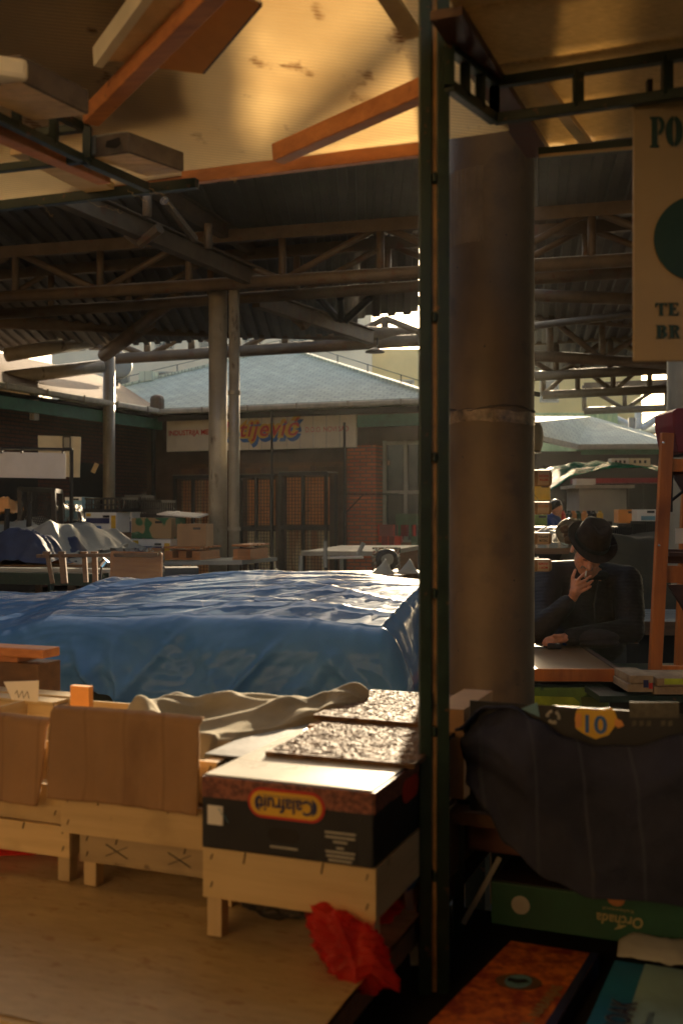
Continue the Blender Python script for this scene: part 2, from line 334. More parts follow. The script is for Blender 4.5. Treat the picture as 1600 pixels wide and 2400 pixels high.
m_facadey = M('yellow_facade', (0.72, 0.55, 0.20), 0.85, var=0.1, scale=0.5, bump=0.1)
m_skin = M('skin', (0.62, 0.28, 0.16), 0.5, var=0.25, scale=30, bump=0.15, bscale=180, bdist=0.001)
m_hair = M('grey_hair', (0.22, 0.19, 0.16), 0.8, var=0.4, scale=90, bump=0.5, bscale=300)
m_felt = M('brown_felt', (0.035, 0.024, 0.017), 0.9, var=0.3, scale=30, bump=0.3, bscale=300, spec=0.2)
m_jacket = M('black_quilted_fabric', (0.022, 0.019, 0.016), 0.62, var=0.4, scale=14, bump=0.5, bscale=38, bdist=0.006, bstretch=(0.6, 0.6, 2.0), spec=0.35)
m_trouser = M('dark_trousers', (0.03, 0.03, 0.035), 0.85)
m_blueworn = M('blue_jacket', (0.02, 0.06, 0.30), 0.7)
m_cable = M('white_plastic', (0.7, 0.7, 0.66), 0.4)
m_greentarp = M('green_tarpaulin', (0.03, 0.30, 0.17), 0.25, var=0.4, scale=5, bump=0.6, bscale=9, bdist=0.02, translucent=0.35)
m_greytarp = M('grey_tarpaulin', (0.36, 0.34, 0.27), 0.6, var=0.2, scale=3, bump=0.3, bscale=8, bdist=0.02)
m_navytarp = M('navy_tarpaulin', (0.035, 0.045, 0.085), 0.75, var=0.3, scale=4, bump=0.5, bscale=8, bdist=0.02)
m_olive = M('olive_cover', (0.07, 0.06, 0.035), 0.8, var=0.3, scale=3, bump=0.4, bscale=9, bdist=0.02)
m_kiosk = M('grey_kiosk_panel', (0.33, 0.34, 0.30), 0.6, var=0.15, scale=2)
m_greenwall = add_wave(M('pale_green_cladding', (0.42, 0.55, 0.28), 0.6, var=0.15, scale=2), 2.0, 'X', 0.6, 0.03)
m_straw = M('wooden_roll', (0.34, 0.20, 0.09), 0.6, var=0.25, scale=14)
m_labelp = M('paper_label', (0.62, 0.46, 0.28), 0.6, var=0.12, scale=20)
m_metal = M('bright_tin', (0.75, 0.72, 0.65), 0.2, 1.0, var=0.1)
m_camo = M('green_and_tan_print', (0.33, 0.22, 0.10), 0.6, col2=(0.02, 0.12, 0.05), scale=6, contrast=0.05, detail=1)
m_crimson = M('crimson_plastic', (0.20, 0.012, 0.022), 0.45)
m_beigebox = M('beige_tin', (0.45, 0.34, 0.19), 0.5)
# tarpaulin: woven, glossy, slightly let-through
def _tarp():
    m = m_tarp; m.use_nodes = True; n, l, b = nodes(m)
    tc = n.new('ShaderNodeTexCoord'); nz = n.new('ShaderNodeTexNoise'); nz.inputs['Scale'].default_value = 3.0; nz.inputs['Detail'].default_value = 7; l.new(tc.outputs['Object'], nz.inputs['Vector'])
    cr = n.new('ShaderNodeValToRGB'); cr.color_ramp.elements[0].position = 0.3; cr.color_ramp.elements[1].position = 0.7
    cr.color_ramp.elements[0].color = (0.085, 0.25, 0.53, 1); cr.color_ramp.elements[1].color = (0.15, 0.36, 0.66, 1)
    l.new(nz.outputs[0], cr.inputs[0]); l.new(cr.outputs[0], b.inputs['Base Color'])
    b.inputs['Roughness'].default_value = 0.6; b.inputs['Specular IOR Level'].default_value = 0.1
    w1 = n.new('ShaderNodeTexWave'); w1.bands_direction = 'X'; w1.inputs['Scale'].default_value = 60; l.new(tc.outputs['Object'], w1.inputs['Vector'])
    w2 = n.new('ShaderNodeTexWave'); w2.bands_direction = 'Z'; w2.inputs['Scale'].default_value = 60; l.new(tc.outputs['Object'], w2.inputs['Vector'])
    ad = n.new('ShaderNodeMath'); ad.operation = 'ADD'; l.new(w1.outputs['Fac'], ad.inputs[0]); l.new(w2.outputs['Fac'], ad.inputs[1])
    n2 = n.new('ShaderNodeTexNoise'); n2.inputs['Scale'].default_value = 22; n2.inputs['Detail'].default_value = 6; n2.inputs['Distortion'].default_value = 1.2
    mp = n.new('ShaderNodeMapping'); mp.inputs['Scale'].default_value = (0.55, 2.2, 2.2); l.new(tc.outputs['Object'], mp.inputs[0]); l.new(mp.outputs[0], n2.inputs['Vector'])
    b1 = n.new('ShaderNodeBump'); b1.inputs['Strength'].default_value = 0.12; b1.inputs['Distance'].default_value = 0.001; l.new(ad.outputs[0], b1.inputs['Height'])
    b2 = n.new('ShaderNodeBump'); b2.inputs['Strength'].default_value = 0.25; b2.inputs['Distance'].default_value = 0.003; l.new(n2.outputs[0], b2.inputs['Height']); l.new(b1.outputs[0], b2.inputs['Normal']); l.new(b2.outputs[0], b.inputs['Normal'])
    tl = n.new('ShaderNodeBsdfTranslucent'); l.new(cr.outputs[0], tl.inputs[0]); mx = n.new('ShaderNodeMixShader'); mx.inputs[0].default_value = 0.30
    l.new(b.outputs[0], mx.inputs[1]); l.new(tl.outputs[0], mx.inputs[2])
    gl = n.new('ShaderNodeBsdfGlossy'); gl.inputs['Roughness'].default_value = 0.10; gl.inputs['Color'].default_value = (1, 1, 1, 1); l.new(b2.outputs[0], gl.inputs['Normal'])
    lw = n.new('ShaderNodeLayerWeight'); lw.inputs['Blend'].default_value = 0.5; pw = n.new('ShaderNodeMath'); pw.operation = 'POWER'; pw.inputs[1].default_value = 3.0
    ml = n.new('ShaderNodeMath'); ml.operation = 'MULTIPLY_ADD'; ml.inputs[1].default_value = 0.60; ml.inputs[2].default_value = 0.012
    l.new(lw.outputs['Facing'], pw.inputs[0]); l.new(pw.outputs[0], ml.inputs[0])
    m3 = n.new('ShaderNodeMixShader'); l.new(ml.outputs[0], m3.inputs[0]); l.new(mx.outputs[0], m3.inputs[1]); l.new(gl.outputs[0], m3.inputs[2]); l.new(m3.outputs[0], n['Material Output'].inputs[0])
_tarp()
# polycarbonate ribs run along the roof
add_wave(m_poly, 26, 'Y', 0.5, 0.006, 0.1, tint=((0.68, 0.56, 0.38), 0.45))
_thin(m_redbag, 0.42)
nodes(m_clear)[2].inputs['IOR'].default_value = 1.12
# ------------------------------------------------------------------ ground
g = MB().add([(-60, -40, 0), (60, -40, 0), (60, 110, 0), (-60, 110, 0)], [(0, 1, 2, 3)]).build('ground', m_ground); tag(g, kind='structure')
# ------------------------------------------------------------------ market hall
def dirs(deg): return Vector((math.cos(R(deg)), -math.sin(R(deg)), 0)), Vector((math.sin(R(deg)), math.cos(R(deg)), 0))
hall = thing('market_hall', 'dark open market hall with corrugated roof on brown pipe trusses above the stalls', 'market hall', (0, 14, 0))
def corrugated(name, corners, mat, pitch=0.22, depth=0.045, along=0):   # a real ribbed sheet between four corners (a,b,c,d)
    a, b, c, d = [Vector(p) for p in corners]; n = max(4, int((b - a).length / pitch)); mb = MB(); vs = []
    for i in range(n):
        for k, (t, h) in enumerate(((0, 0), (0.42, 0), (0.5, depth), (0.92, depth))):
            s = (i + t) / n; vs.append(a.lerp(b, s) + Vector((0, 0, h))); vs.append(d.lerp(c, s) + Vector((0, 0, h)))
    fs = [(2 * i, 2 * i + 2, 2 * i + 3, 2 * i + 1) for i in range(len(vs) // 2 - 1)]
    mb.add(vs, fs); return mb.build(name, mat, hall, solid=0.006)
ha, hb = dirs(16.5)
def truss(p, q, zb, h, n, r=0.075, flip=False, top=True, posts=None, skip=(), rt=None):
    """pipe truss between plan points p and q: bottom and top chord, posts and diagonals"""
    p = Vector((p[0], p[1], zb)); q = Vector((q[0], q[1], zb)); up = Vector((0, 0, h))
    t = MB().tube(p, q, r, 12).build('roof_truss', m_truss, hall, smooth=True)
    if top: MB().beam(p + up, q + up, 0.10, 0.16).build('top_chord', m_truss, t)
    nodes_ = [p.lerp(q, i / n) for i in range(n + 1)]
    for i, x in enumerate(nodes_):
        if i not in skip: MB().tube(x, x + up, r * 0.62, 8).build('strut', m_truss, t, smooth=True)
    for i in range(n):
        if i in skip: continue
        a, b = nodes_[i], nodes_[i + 1]
        if (i % 2 == 0) != flip: MB().tube(a + up, b, r * 0.55, 8).build('diagonal', m_truss, t, smooth=True)
        else: MB().tube(a, b + up, r * 0.55, 8).build('diagonal', m_truss, t, smooth=True)
    return t
Z0 = 4.55
def onZ(px, py, z): return P(px, py, (z - EYE) * FPX / (1200 - py))
A1 = onZ(0, 697, Z0); A2 = onZ(1495, 608, Z0); dA = (A2 - A1).normalized()
# posts of the near truss fall every 1.3 m, starting at the pixel column 40
pA = A1 + dA * 0.25; truss(pA - dA * 1.3, pA + dA * 11.7, Z0, 0.62, 10, 0.085, flip=True)
B1 = onZ(0, 737, Z0); B2 = onZ(985, 671, Z0); dB = (B2 - B1).normalized()
pB = B1 + dB * 0.9; truss(pB - dB * 1.3, pB + dB * 11.7, Z0, 0.60, 10, 0.08, flip=True)
def girder(a, b, w, h, name='girder', plate=True):
    o = MB().beam(a, b, w, h).build(name, m_truss, hall, bevel=0.012)
    d = (b - a).normalized(); s = d.cross(Vector((0, 0, 1))).normalized()
    if plate: MB().beam(a + Vector((0, 0, h / 2 + 0.012)), b + Vector((0, 0, h / 2 + 0.012)), w + 0.10, 0.018).build('flange', m_truss, o)
    return o
girder(onZ(110, 445, 4.62), onZ(612, 662, 4.62), 0.13, 0.20)
girder(onZ(330, 425, 5.22), onZ(612, 598, 5.22), 0.13, 0.16)
for px, y0, y1, Yd in ((345, 440, 508, 10.9), (488, 540, 585, 12.4)): MB().tube(P(px, y0 - 15, Yd), P(px, y1, Yd), 0.05, 8).build('strut', m_truss, hall, smooth=True)
MB().tube(P(330, 570, 11.6), P(375, 535, 11.4), 0.06, 8).build('bracket', m_truss, hall)
MB().tube(P(330, 572, 11.6), P(300, 550, 11.9), 0.05, 8).build('bracket', m_truss, hall)
MB().tube(P(385, 470, 11.2), P(455, 560, 12.0), 0.05, 8).build('diagonal', m_truss, hall)
girder(onZ(600, 702, Z0), onZ(868, 792, Z0), 0.13, 0.22)
for (x0, y0, x1, y1) in ((748, 700, 792, 748), (797, 700, 800, 752), (868, 698, 808, 752)): MB().tube(P(x0, y0, 16.6), P(x1, y1, 16.9), 0.06, 8).build('diagonal', m_blackpl, hall)
MB().beam(P(738, 732, 16.5), P(706, 765, 16.3), 0.12, 0.14).build('bracket', m_truss, hall); MB().beam(P(688, 745, 16.4), P(712, 765, 16.3), 0.09, 0.09).build('bracket', m_truss, hall)
# far edge: columns, edge beam, second chord
C1 = onZ(245, 842, 4.74); C2 = onZ(1010, 796, 4.74); dC = (C2 - C1).normalized()
truss(C1, C1 + dC * 7.2, 4.74, 0.45, 7, 0.115, flip=False, top=False)
MB().tube(P(-60, 752, 18.4), P(335, 768, 19.4), 0.12, 12).build('purlin', m_truss, hall, smooth=True)
MB().tube(P(335, 768, 19.4), P(1010, 786, 20.2), 0.14, 12).build('purlin', m_truss, hall, smooth=True)
MB().tube(P(420, 690, 16.8), P(325, 768, 18.2), 0.10, 12).build('diagonal', m_truss, hall, smooth=True)
MB().tube(P(348, 755, 18.0), P(245, 832, 20.5), 0.13, 12).build('diagonal', m_truss, hall, smooth=True)
MB().tube(P(15, 832, 19.6), P(215, 800, 20.6), 0.13, 12).build('edge_pipe', m_steel, hall, smooth=True)
MB().tube(P(14, 886, 19.6), P(240, 858, 20.8), 0.13, 12).build('edge_pipe', m_steel, hall, smooth=True)
MB().beam(P(215, 798, 20.7), P(250, 798, 20.9), 0.3, 0.34).build('end_plate', m_truss, hall)
MB().tube(P(900, 640, 17.4), P(1100, 800, 18.6), 0.07, 8).build('diagonal', m_truss, hall, smooth=True)
def column(px, Y, r, ztop, cap=True):
    x = P(px, 1200, Y).x
    c = MB().lathe([(r, 0), (r, ztop)], (x, Y, 0), 24).build('column', m_steel, hall, smooth=False)
    for p in c.data.polygons: p.use_smooth = len(p.vertices) == 4
    MB().lathe([(r * 1.6, 0), (r * 1.6, 0.03), (r * 1.15, 0.05)], (x, Y, 0), 24).build('base_plate', m_steel, c)
    return c
column(511, 14.35, 0.125, Z0 + 0.05)
dp = column(549, 14.1, 0.072, Z0 - 0.05)
for z in (1.3, 2.55, 3.1): MB().lathe([(0.085, 0), (0.085, 0.05)], (P(549, 1200, 14.1).x, 14.1, z), 20).build('pipe_clip', m_steel, dp)
column(256, 21.0, 0.118, Z0 + 0.05)
# roof: ribbed sheets, highest over the near truss, dropping towards the far eave; open bay at the right and gap overhead, shaped out of view to let sun onto canopy and tarpaulin
def hp(px, Y, z): return Vector(((px - 800) / FPX * Y, Y, z))
corrugated('roof_sheet', [(-34, 23.3, 5.20), (1.30, 14.7, 5.30), (1.22, 11.0, 5.40), (-34, 11.0, 5.40)], m_sheet)
corrugated('roof_sheet', [(-34, 3.0, 5.58), (34, 3.0, 5.58), (34, -6, 5.75), (-34, -6, 5.75)], m_sheet)
corrugated('roof_sheet', [(-34, 11.4, 5.41), (-5.5, 11.4, 5.41), (-5.5, 2.9, 5.59), (-34, 2.9, 5.59)], m_sheet)
corrugated('roof_sheet', [(1.75, 11.4, 5.42), (34, 11.4, 5.42), (34, 2.9, 5.59), (1.75, 2.9, 5.59)], m_sheet)
corrugated('roof_sheet', [(-34, 28.2, 4.60), (0.30, 19.3, 4.76), (0.30, 14.2, 5.285), (-34, 22.6, 5.185)], m_sheet)
corrugated('roof_sheet', [(5.0, 28, 5.20), (40, 28, 5.20), (40, 10.9, 5.40), (1.90, 10.9, 5.40)], m_sheet)
corrugated('roof_sheet', [(0.27, 17.7, 4.76), (1.27, 17.4, 4.78), (1.07, 14.4, 5.275), (0.27, 14.6, 5.275)], m_sheet)
MB().tube((1.28, 13.4, 5.43), (2.0, 11.5, 5.49), .05, 10).build('brace_pipe', m_truss, hall, smooth=True)
# trusses of the long right-hand bay
for (x0, y0, x1, y1, n, fl) in ((1160, 828, 1640, 858, 4, True), (1180, 885, 1700, 858, 4, False), (1272, 926, 1700, 905, 5, True), (1368, 963, 1660, 953, 3, False)):
    a, b = onZ(x0, y0, Z0), onZ(x1, y1, Z0); truss(a, b, Z0, 0.75, n, 0.11, flip=fl)
a, b = onZ(1250, 764, Z0), onZ(1640, 716, Z0); MB().tube(a, b, 0.06, 10).build('purlin', m_truss, hall, smooth=True)
a, b = onZ(1240, 692, Z0 + .1), onZ(1620, 706, Z0 + .1); MB().tube(a, b, 0.09, 10).build('purlin', m_truss, hall, smooth=True)
a = onZ(1478, 1009, Z0 - 0.2); b = onZ(1640, 1003, Z0 - 0.2)
t = MB().tube(a, b, 0.16, 12).build('roof_truss', m_whitesteel, hall, smooth=True)
MB().tube(P(1495, 1005, 36), P(1495, 962, 36), 0.13, 8).build('strut', m_whitesteel, t); MB().tube(P(1488, 1003, 36), P(1418, 972, 36), 0.13, 8).build('diagonal', m_whitesteel, t); MB().tube(P(1502, 1003, 36), P(1540, 980, 36), 0.12, 8).build('diagonal', m_whitesteel, t)
for px, Y in ((1635, 13.0), (1700, 20.0)): column(px, Y, 0.13, Z0)
column(1480, 34.0, 0.12, Z0)
# lamp under the edge beam
lp = thing('hanging_lamp', 'small shallow hanging lamp under the far edge beam of the hall', 'lamp', P(878, 826, 18.4))
MB().lathe([(0.17, 0), (0.15, 0.03), (0.05, 0.07), (0.02, 0.08)], P(878, 826, 18.4), 20).build('lamp_shade', m_truss, lp)
MB().tube(P(884, 822, 18.4), P(884, 792, 18.4), 0.012, 6).build('rod', m_wire, lp)
# ------------------------------------------------------------------ pavilion shop with hipped roof, and its left wing
ba, bb = dirs(22.0); EZ = 3.75
BO = Vector((P(370, 958, 22.7).x, 22.7, 0))
shop = thing('pavilion_shop', 'brick market shop with grey hipped shingle roof and wide cream sign', 'shop', BO, R(-22), local=True)
wing = thing('shop_wing', 'long dark shop wing at left with a sunlit brown roof and green fascia', 'shop', BO, R(-22), local=True)
def slab(mb, pts, t): # sloped roof slab, thickness downwards
    pts = [Vector(p) for p in pts]; lo = [p - Vector((0, 0, t)) for p in pts]; n = len(pts)
    mb.add(pts + lo, [tuple(range(n)), tuple(range(2 * n - 1, n - 1, -1))] + [(k, n + k, n + (k + 1) % n, (k + 1) % n) for k in range(n)])
    return mb
pk = (1.03, 4.2, EZ + 1.85)
rf = MB(); e0, e1, e2, e3 = (-4.1, 0, EZ), (6.2, 0, EZ), (6.2, 8.4, EZ), (-4.1, 8.4, EZ)
rf.add([e0, e1, e2, e3, pk, (-4.1, 0, EZ - .06), (6.2, 0, EZ - .06), (6.2, 8.4, EZ - .06), (-4.1, 8.4, EZ - .06)], [(0, 1, 4), (1, 2, 4), (2, 3, 4), (3, 0, 4), (0, 5, 6, 1), (1, 6, 7, 2), (2, 7, 8, 3), (3, 8, 5, 0), (8, 7, 6, 5)])
rf = rf.build('roof', m_shingle, shop)
MB().beam(Vector(pk), Vector(e1) + Vector((0, 0, .03)), 0.16, 0.05).build('ridge_cap', m_shingle, rf); MB().beam(Vector(pk), Vector(e0) + Vector((0, 0, .03)), 0.16, 0.05).build('ridge_cap', m_shingle, rf)
MB().box((-1.55, 2.1, EZ + 1.0), (0.34, 0.3, 0.22)).build('roof_vent', m_shingle, rf)
# conductor wire on stand-offs along the hips
wr = MB()
for e in (e0, e1):
    q = [Vector(pk).lerp(Vector(e), t) for t in (0.02, 0.2, 0.4, 0.6, 0.8, 0.98)]
    for x in q: wr.tube(x, x + Vector((0, 0, 0.2)), 0.012, 5)
    wr.path([x + Vector((0, 0, 0.2)) for x in q], 0.008, 5)
wr.build('lightning_wire', m_wire, shop)
gt = MB().box((3.1, -0.07, EZ - 0.08), (6.25, 0.13, 0.11)).build('gutter', m_gutter, shop, bevel=0.03)
for x in (0.1, 1.15, 2.2, 3.3, 4.4, 5.5): MB().box((x, -0.145, EZ - 0.08), (0.03, 0.02, 0.13)).build('gutter_clip', m_steel, gt)
MB().box((3.1, 0.12, EZ - 0.20), (6.3, 0.05, 0.12)).build('soffit', m_dark, shop)
MB().box((5.5, 0.14, EZ - 0.40), (2.0, 0.06, 0.24)).build('fascia', m_fascia, shop)
MB().box((0.02, -0.05, EZ + 0.06), (0.26, 0.3, 0.46)).build('hopper', m_truss, shop, bevel=0.1)
# body of the shop
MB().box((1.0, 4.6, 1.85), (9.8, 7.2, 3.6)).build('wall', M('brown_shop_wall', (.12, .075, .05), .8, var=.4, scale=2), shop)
MB().box((4.40, 0.8, 1.45), (0.62, 0.4, 2.9)).build('brick_pillar', m_brick, shop)
MB().box((2.6, 0.95, 2.55), (4.6, 0.06, 0.10)).build('shelf_rail', m_brownwood, shop)
MB().box((6.3, 0.95, 0.45), (3.1, 0.12, 0.9)).build('parapet', m_brick, shop)
sw = MB();
for x in (4.80, 5.25, 5.70, 6.15): sw.box((x, 0.9, 1.95), (0.07, 0.07, 2.1))
for z in (0.95, 1.95, 2.95): sw.box((5.475, 0.91, z), (1.42, 0.06, 0.07))
sw = sw.build('shop_window', m_kiosk, shop); MB().box((5.475, 0.945, 1.95), (1.40, 0.012, 2.0)).build('pane', m_pane, sw)
sg = MB().box((2.24, 0.30, 3.21), (4.36, 0.08, 0.73)).build('sign_board', m_shopsign, shop)
for x in [0.3 + 0.29 * i for i in range(14)]: MB().box((x, 0.256, 3.21), (0.012, 0.006, 0.72)).build('panel_seam', m_greyprint, sg) if x > 1.3 else None
fo = 0.255; ex, ez = (1, 0, 0), (0, 0, 1)
lettering('INDUSTRIJA MESA', 'red_lettering', m_red, sg, (0.12, fo, 3.19), ex, ez, 0.15, bold=0.004, width=1.12)
lettering('D.O.O. NOVI SAD', 'red_lettering', m_red, sg, (3.32, fo, 3.17), ex, ez, 0.15, width=0.94)
for nm, mt, bo, dx, dz, lf in (('blue_shadow', m_blueprint, 0.046, 0.05, -0.075, 0.003), ('yellow_outline', m_yellow, 0.046, 0, 0, 0.006), ('red_lettering', m_red, 0.006, 0, 0, 0.009)):
    lettering('Matijević', nm, mt, sg, (1.19 + dx - bo, fo, 3.12 + dz), ex, ez, 0.46, shear=0.25, bold=bo, width=2.0 + 2 * bo, lift=lf, space=1.12)
# left wing: eave runs towards the camera from the inner corner
wr_ = MB(); slab(wr_, [(0.0, 0.05, EZ), (0.0, -9, EZ), (-3.0, -9, EZ + 1.16), (-3.0, 1.5, EZ + 1.16), (-2.2, 1.8, EZ + 0.86)], 0.07)
wr_.build('roof', m_shinglel, wing)
wb = MB(); slab(wb, [(-3.003, -9, EZ + 1.16), (-6, -9, EZ), (-6, 1.5, EZ), (-3.003, 1.5, EZ + 1.16)], 0.07); wb.build('rear_roof', m_shinglel, wing)
wg = MB().box((0.07, -4.5, EZ - 0.07), (0.13, 9.0, 0.11)).build('gutter', m_gutter, wing, bevel=0.03)
for y in (-0.6, -1.7, -2.8, -3.9, -5.0): MB().box((0.145, y, EZ - 0.07), (0.02, 0.03, 0.13)).build('gutter_clip', m_steel, wg)
MB().box((-0.10, -4.2, EZ - 0.32), (0.06, 9.0, 0.22)).build('fascia', m_fascia, wing)
MB().box((-0.55, -4.5, EZ - 0.16), (1.0, 9.0, 0.05)).build('soffit', m_dark, wing)
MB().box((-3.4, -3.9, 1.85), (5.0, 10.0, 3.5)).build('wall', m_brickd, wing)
MB().box((-0.15, -3.9, EZ - 0.30), (0.10, 0.14, 0.5)).build('bracket', m_steel, wing)
MB().tube((-0.2, 0.15, 0), (-0.2, 0.15, 3.5), 0.05, 8).build('downpipe', m_dark, wing)
for y in (-1.2, -3.4, -6.0): MB().box((-0.895, y, 1.3), (0.02, 1.1, 2.5)).build('shutter', m_dark, wing)
dish = thing('satellite_dish', 'grey satellite dish seen behind the far steel column', 'satellite dish', P(275, 880, 24))
MB().lathe([(0.02, 0.10), (0.2, 0.08), (0.33, 0.02), (0.36, -0.02), (0.33, 0.0), (0.2, 0.05), (0.02, 0.07)], P(275, 852, 24), 24, Matrix.Rotation(R(70), 3, 'X') @ Matrix.Rotation(R(25), 3, 'Y')).build('bowl', m_kiosk, dish, smooth=True)
MB().tube(P(275, 905, 24), P(275, 855, 24), 0.03, 8).build('mast', m_wire, dish)
# wire lockers before the shop front
def locker(px0, px1, py0, py1, Y, label, lower, back_top):
    x0, x1 = P(px0, 0, Y).x, P(px1, 0, Y).x; zt, zb = P(0, py0, Y).z, 0.12
    wdt = x1 - x0; r = thing('mesh_locker', label, 'locker', ((x0 + x1) / 2, Y, 0), R(-22), 'wire mesh lockers before the shop front', local=True)
    h = wdt / 2; fr = MB(); zm = zb + (zt - zb) * 0.52
    for x in (-h + .03, h - .03, 0): fr.box((x, 0, (zt + zb) / 2), (0.06, 0.06, zt - zb))
    for z in (zb, zm, zt): fr.box((0, -0.003, z), (wdt - 0.01, 0.065, 0.07))
    for x in (-h + .03, h - .03): fr.box((x, 0.5, zt / 2), (0.05, 0.05, zt))
    fr.build('frame', m_blackpl, r)
    MB().box((0, 0.24, (zm + zt) / 2), (wdt - .13, 0.03, zt - zm - .12)).build('upper_panel', back_top, r)
    MB().box((0, 0.24, (zm + zb) / 2), (wdt - .13, 0.03, zm - zb - .12)).build('lower_panel', lower, r)
    ms = MB(); k = int(wdt / 0.065)
    for i in range(1, k): ms.box((-h + wdt * i / k, 0.01, (zt + zb) / 2), (0.009, 0.009, zt - zb - .05))
    k = int((zt - zb) / 0.065)
    for i in range(1, k): ms.box((0, 0.014, zb + (zt - zb) * i / k), (wdt - .05, 0.009, 0.009))
    ms.build('wire_mesh', m_wire, r)
    MB().box((-0.1, 0.2, zt + 0.1), (wdt * 0.45, 0.3, 0.12)).build('top_board', m_brownwood, r)
    MB().box((0, 0.25, zt + 0.035), (wdt, 0.56, 0.012)).build('top_sheet', m_greyprint, r)
    return r
m_pan1 = wood('brown_panel', (0.80, 0.38, 0.14), (0.62, 0.27, 0.10), 2, 0.6); m_pan2 = M('cream_panel', (0.85, 0.76, 0.54), 0.6, var=0.25, scale=1.6)
m_pan3 = M('striped_panel', (0.75, 0.62, 0.38), 0.6, col2=(0.42, 0.20, 0.10), scale=1.5, stretch=(3, 1, 0.2), contrast=0.1)
locker(400, 505, 1118, 1340, 21.3, 'mesh locker left of the thick steel column, behind the stacked boxes', m_pan1, m_pan3)
locker(557, 644, 1116, 1340, 20.9, 'mesh locker with cream lower panel just right of the two steel pipes', m_pan2, m_pan1)
locker(648, 772, 1110, 1340, 20.5, 'wide mesh locker with brown upper panels beside the brick pillar', m_pan3, m_pan1)
# thin poles in the yard
for nm, px, y0, Y, lab in (('thin_pole', 637, 962, 19.4, 'thin dark pole standing in front of the yellow and red sign lettering'), ('thin_pole', 807, 990, 18.9, 'thin pole with a green bracket arm near the brick pillar')):
    q = P(px, y0, Y); o = MB().tube((q.x, Y, 0), q, 0.022, 8).build(nm, m_wire, None); tag(o, lab, 'pole', 'thin poles in the yard')
    if px == 807:
        arm = MB().tube(P(807, 1158, Y), P(935, 1158, Y), 0.014, 6).build('arm', m_green, o); MB().tube(P(807, 1205, Y), P(850, 1160, Y), 0.012, 6).build('brace', m_green, o)
# crimson and yellow produce stand by the shop window
st = thing('produce_stand', 'stand of red and yellow packs against the shop window beside the brick pillar', 'stand', (P(940, 0, 19.0).x, 19.0, 0), R(-22), local=True)
MB().box((0, 0.3, 0.5), (1.0, 0.5, 1.0)).build('counter', m_brownwood, st)
for k in range(14): MB().box((random.uniform(-.45, .45), random.uniform(.1, .3), 1.02 + 0.2 * (k // 5)), (0.24, 0.2, 0.2), random.uniform(-.5, .5)).build('pack', random.choice([m_red, m_crimson, m_yellow, m_crimson, m_greenprint]), st)
# ------------------------------------------------------------------ far buildings
apt = thing('apartment_block', 'tall cream apartment block rising pale behind the shop roof', 'apartment block', (-2, 70, 0))
MB().box((-8.5, 76, 7.6), (21, 12, 15.2)).build('wall', m_facade, apt); MB().box((11.0, 77, 6.2), (17.9, 12, 12.4)).build('yellow_wing', m_facadey, apt)
for i in range(7):
    for k in range(4):
        w = MB().box((-17.4 + i * 2.9, 69.98, 4.2 + k * 2.9), (1.25, 0.12, 1.5)).build('window', m_greyprint, apt); MB().box((-17.4 + i * 2.9, 69.9, 4.2 + k * 2.9), (1.05, 0.02, 1.3)).build('pane', m_pane, w)
for i in range(4):
    for k in range(3):
        w = MB().box((4.2 + i * 3.2, 70.98, 3.8 + k * 2.9), (1.25, 0.12, 1.5)).build('window', m_greyprint, apt); MB().box((4.2 + i * 3.2, 70.9, 3.8 + k * 2.9), (1.05, 0.02, 1.3)).build('pane', m_pane, w)
pv = thing('pavilion_shop', 'distant market shop with grey hipped roof behind the green awning at right', 'shop', (P(1420, 0, 31).x, 31, 0))
c0 = P(1265, 1040, 27.5); c1 = P(1350, 1047, 29.5); c2 = P(1620, 1046, 29.5); ap = P(1385, 976, 33.0); ap2 = P(1250, 976, 33.0); far = P(1600, 1030, 38)
rr = MB(); slab(rr, [c1, c2, P(1560, 1026, 33.0), ap], 0.08); slab(rr, [P(1140, 1000, 25.5), c1, ap, ap2], 0.08); rr.build('roof', m_shingle, pv)
MB().beam(P(1350, 1047, 29.4), c2 + Vector((0, -.1, 0)), 0.14, 0.13).build('gutter', m_gutter, pv); MB().beam(P(1140, 1000, 25.4), P(1350, 1047, 29.4), 0.14, 0.13).build('gutter', m_gutter, pv)
MB().beam(P(1350, 1056, 29.6), P(1620, 1055, 29.6), 0.08, 0.22).build('fascia', m_fascia, pv)
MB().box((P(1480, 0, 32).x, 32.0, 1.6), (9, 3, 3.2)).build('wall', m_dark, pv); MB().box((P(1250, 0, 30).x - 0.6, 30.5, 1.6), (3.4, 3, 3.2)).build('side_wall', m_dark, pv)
gw = MB().box((P(1290, 0, 36).x, 36, 2.4), (4.4, 0.4, 4.95)).build('clad_building', m_greenwall); tag(gw, 'pale green clad hut rising behind the grey roof at right', 'building')
# unseen house front added behind the viewer to bounce warm sunlight onto the stalls

hf = thing('bounce_facade', 'plain pale ochre house front added behind the viewer to bounce the low sun', 'house', (-12, -15, 0))
MB().box((-14, -15.5, 7), (24, 1, 14)).build('wall', M('ochre_stucco', (0.50, 0.35, 0.19), .85, var=.12, scale=.6), hf)
for i in range(5):
    for k in range(3): MB().box((-23.5 + i * 4.6, -14.98, 3.6 + k * 3.6), (1.3, .08, 1.7)).build('window', m_pane, hf)
cs = thing('shade_screen', 'dark canvas screen on poles added behind the viewer to shade the right stall', 'screen', (1.5, -1.0, 0))  # unseen blocker, added to keep bounced light off the right stall
MB().grid(lambda u, v: Vector((-1.0 + 6.0 * u, -1.0 + .03 * math.sin(u * 40), .05 + 2.55 * v)), 60, 6).build('canvas', m_olive, cs, smooth=True, solid=.004)
for x in (-1.0, 2.0, 5.0): MB().tube((x, -1.05, 0), (x, -1.05, 2.7), .03, 8).build('pole', m_green, cs)
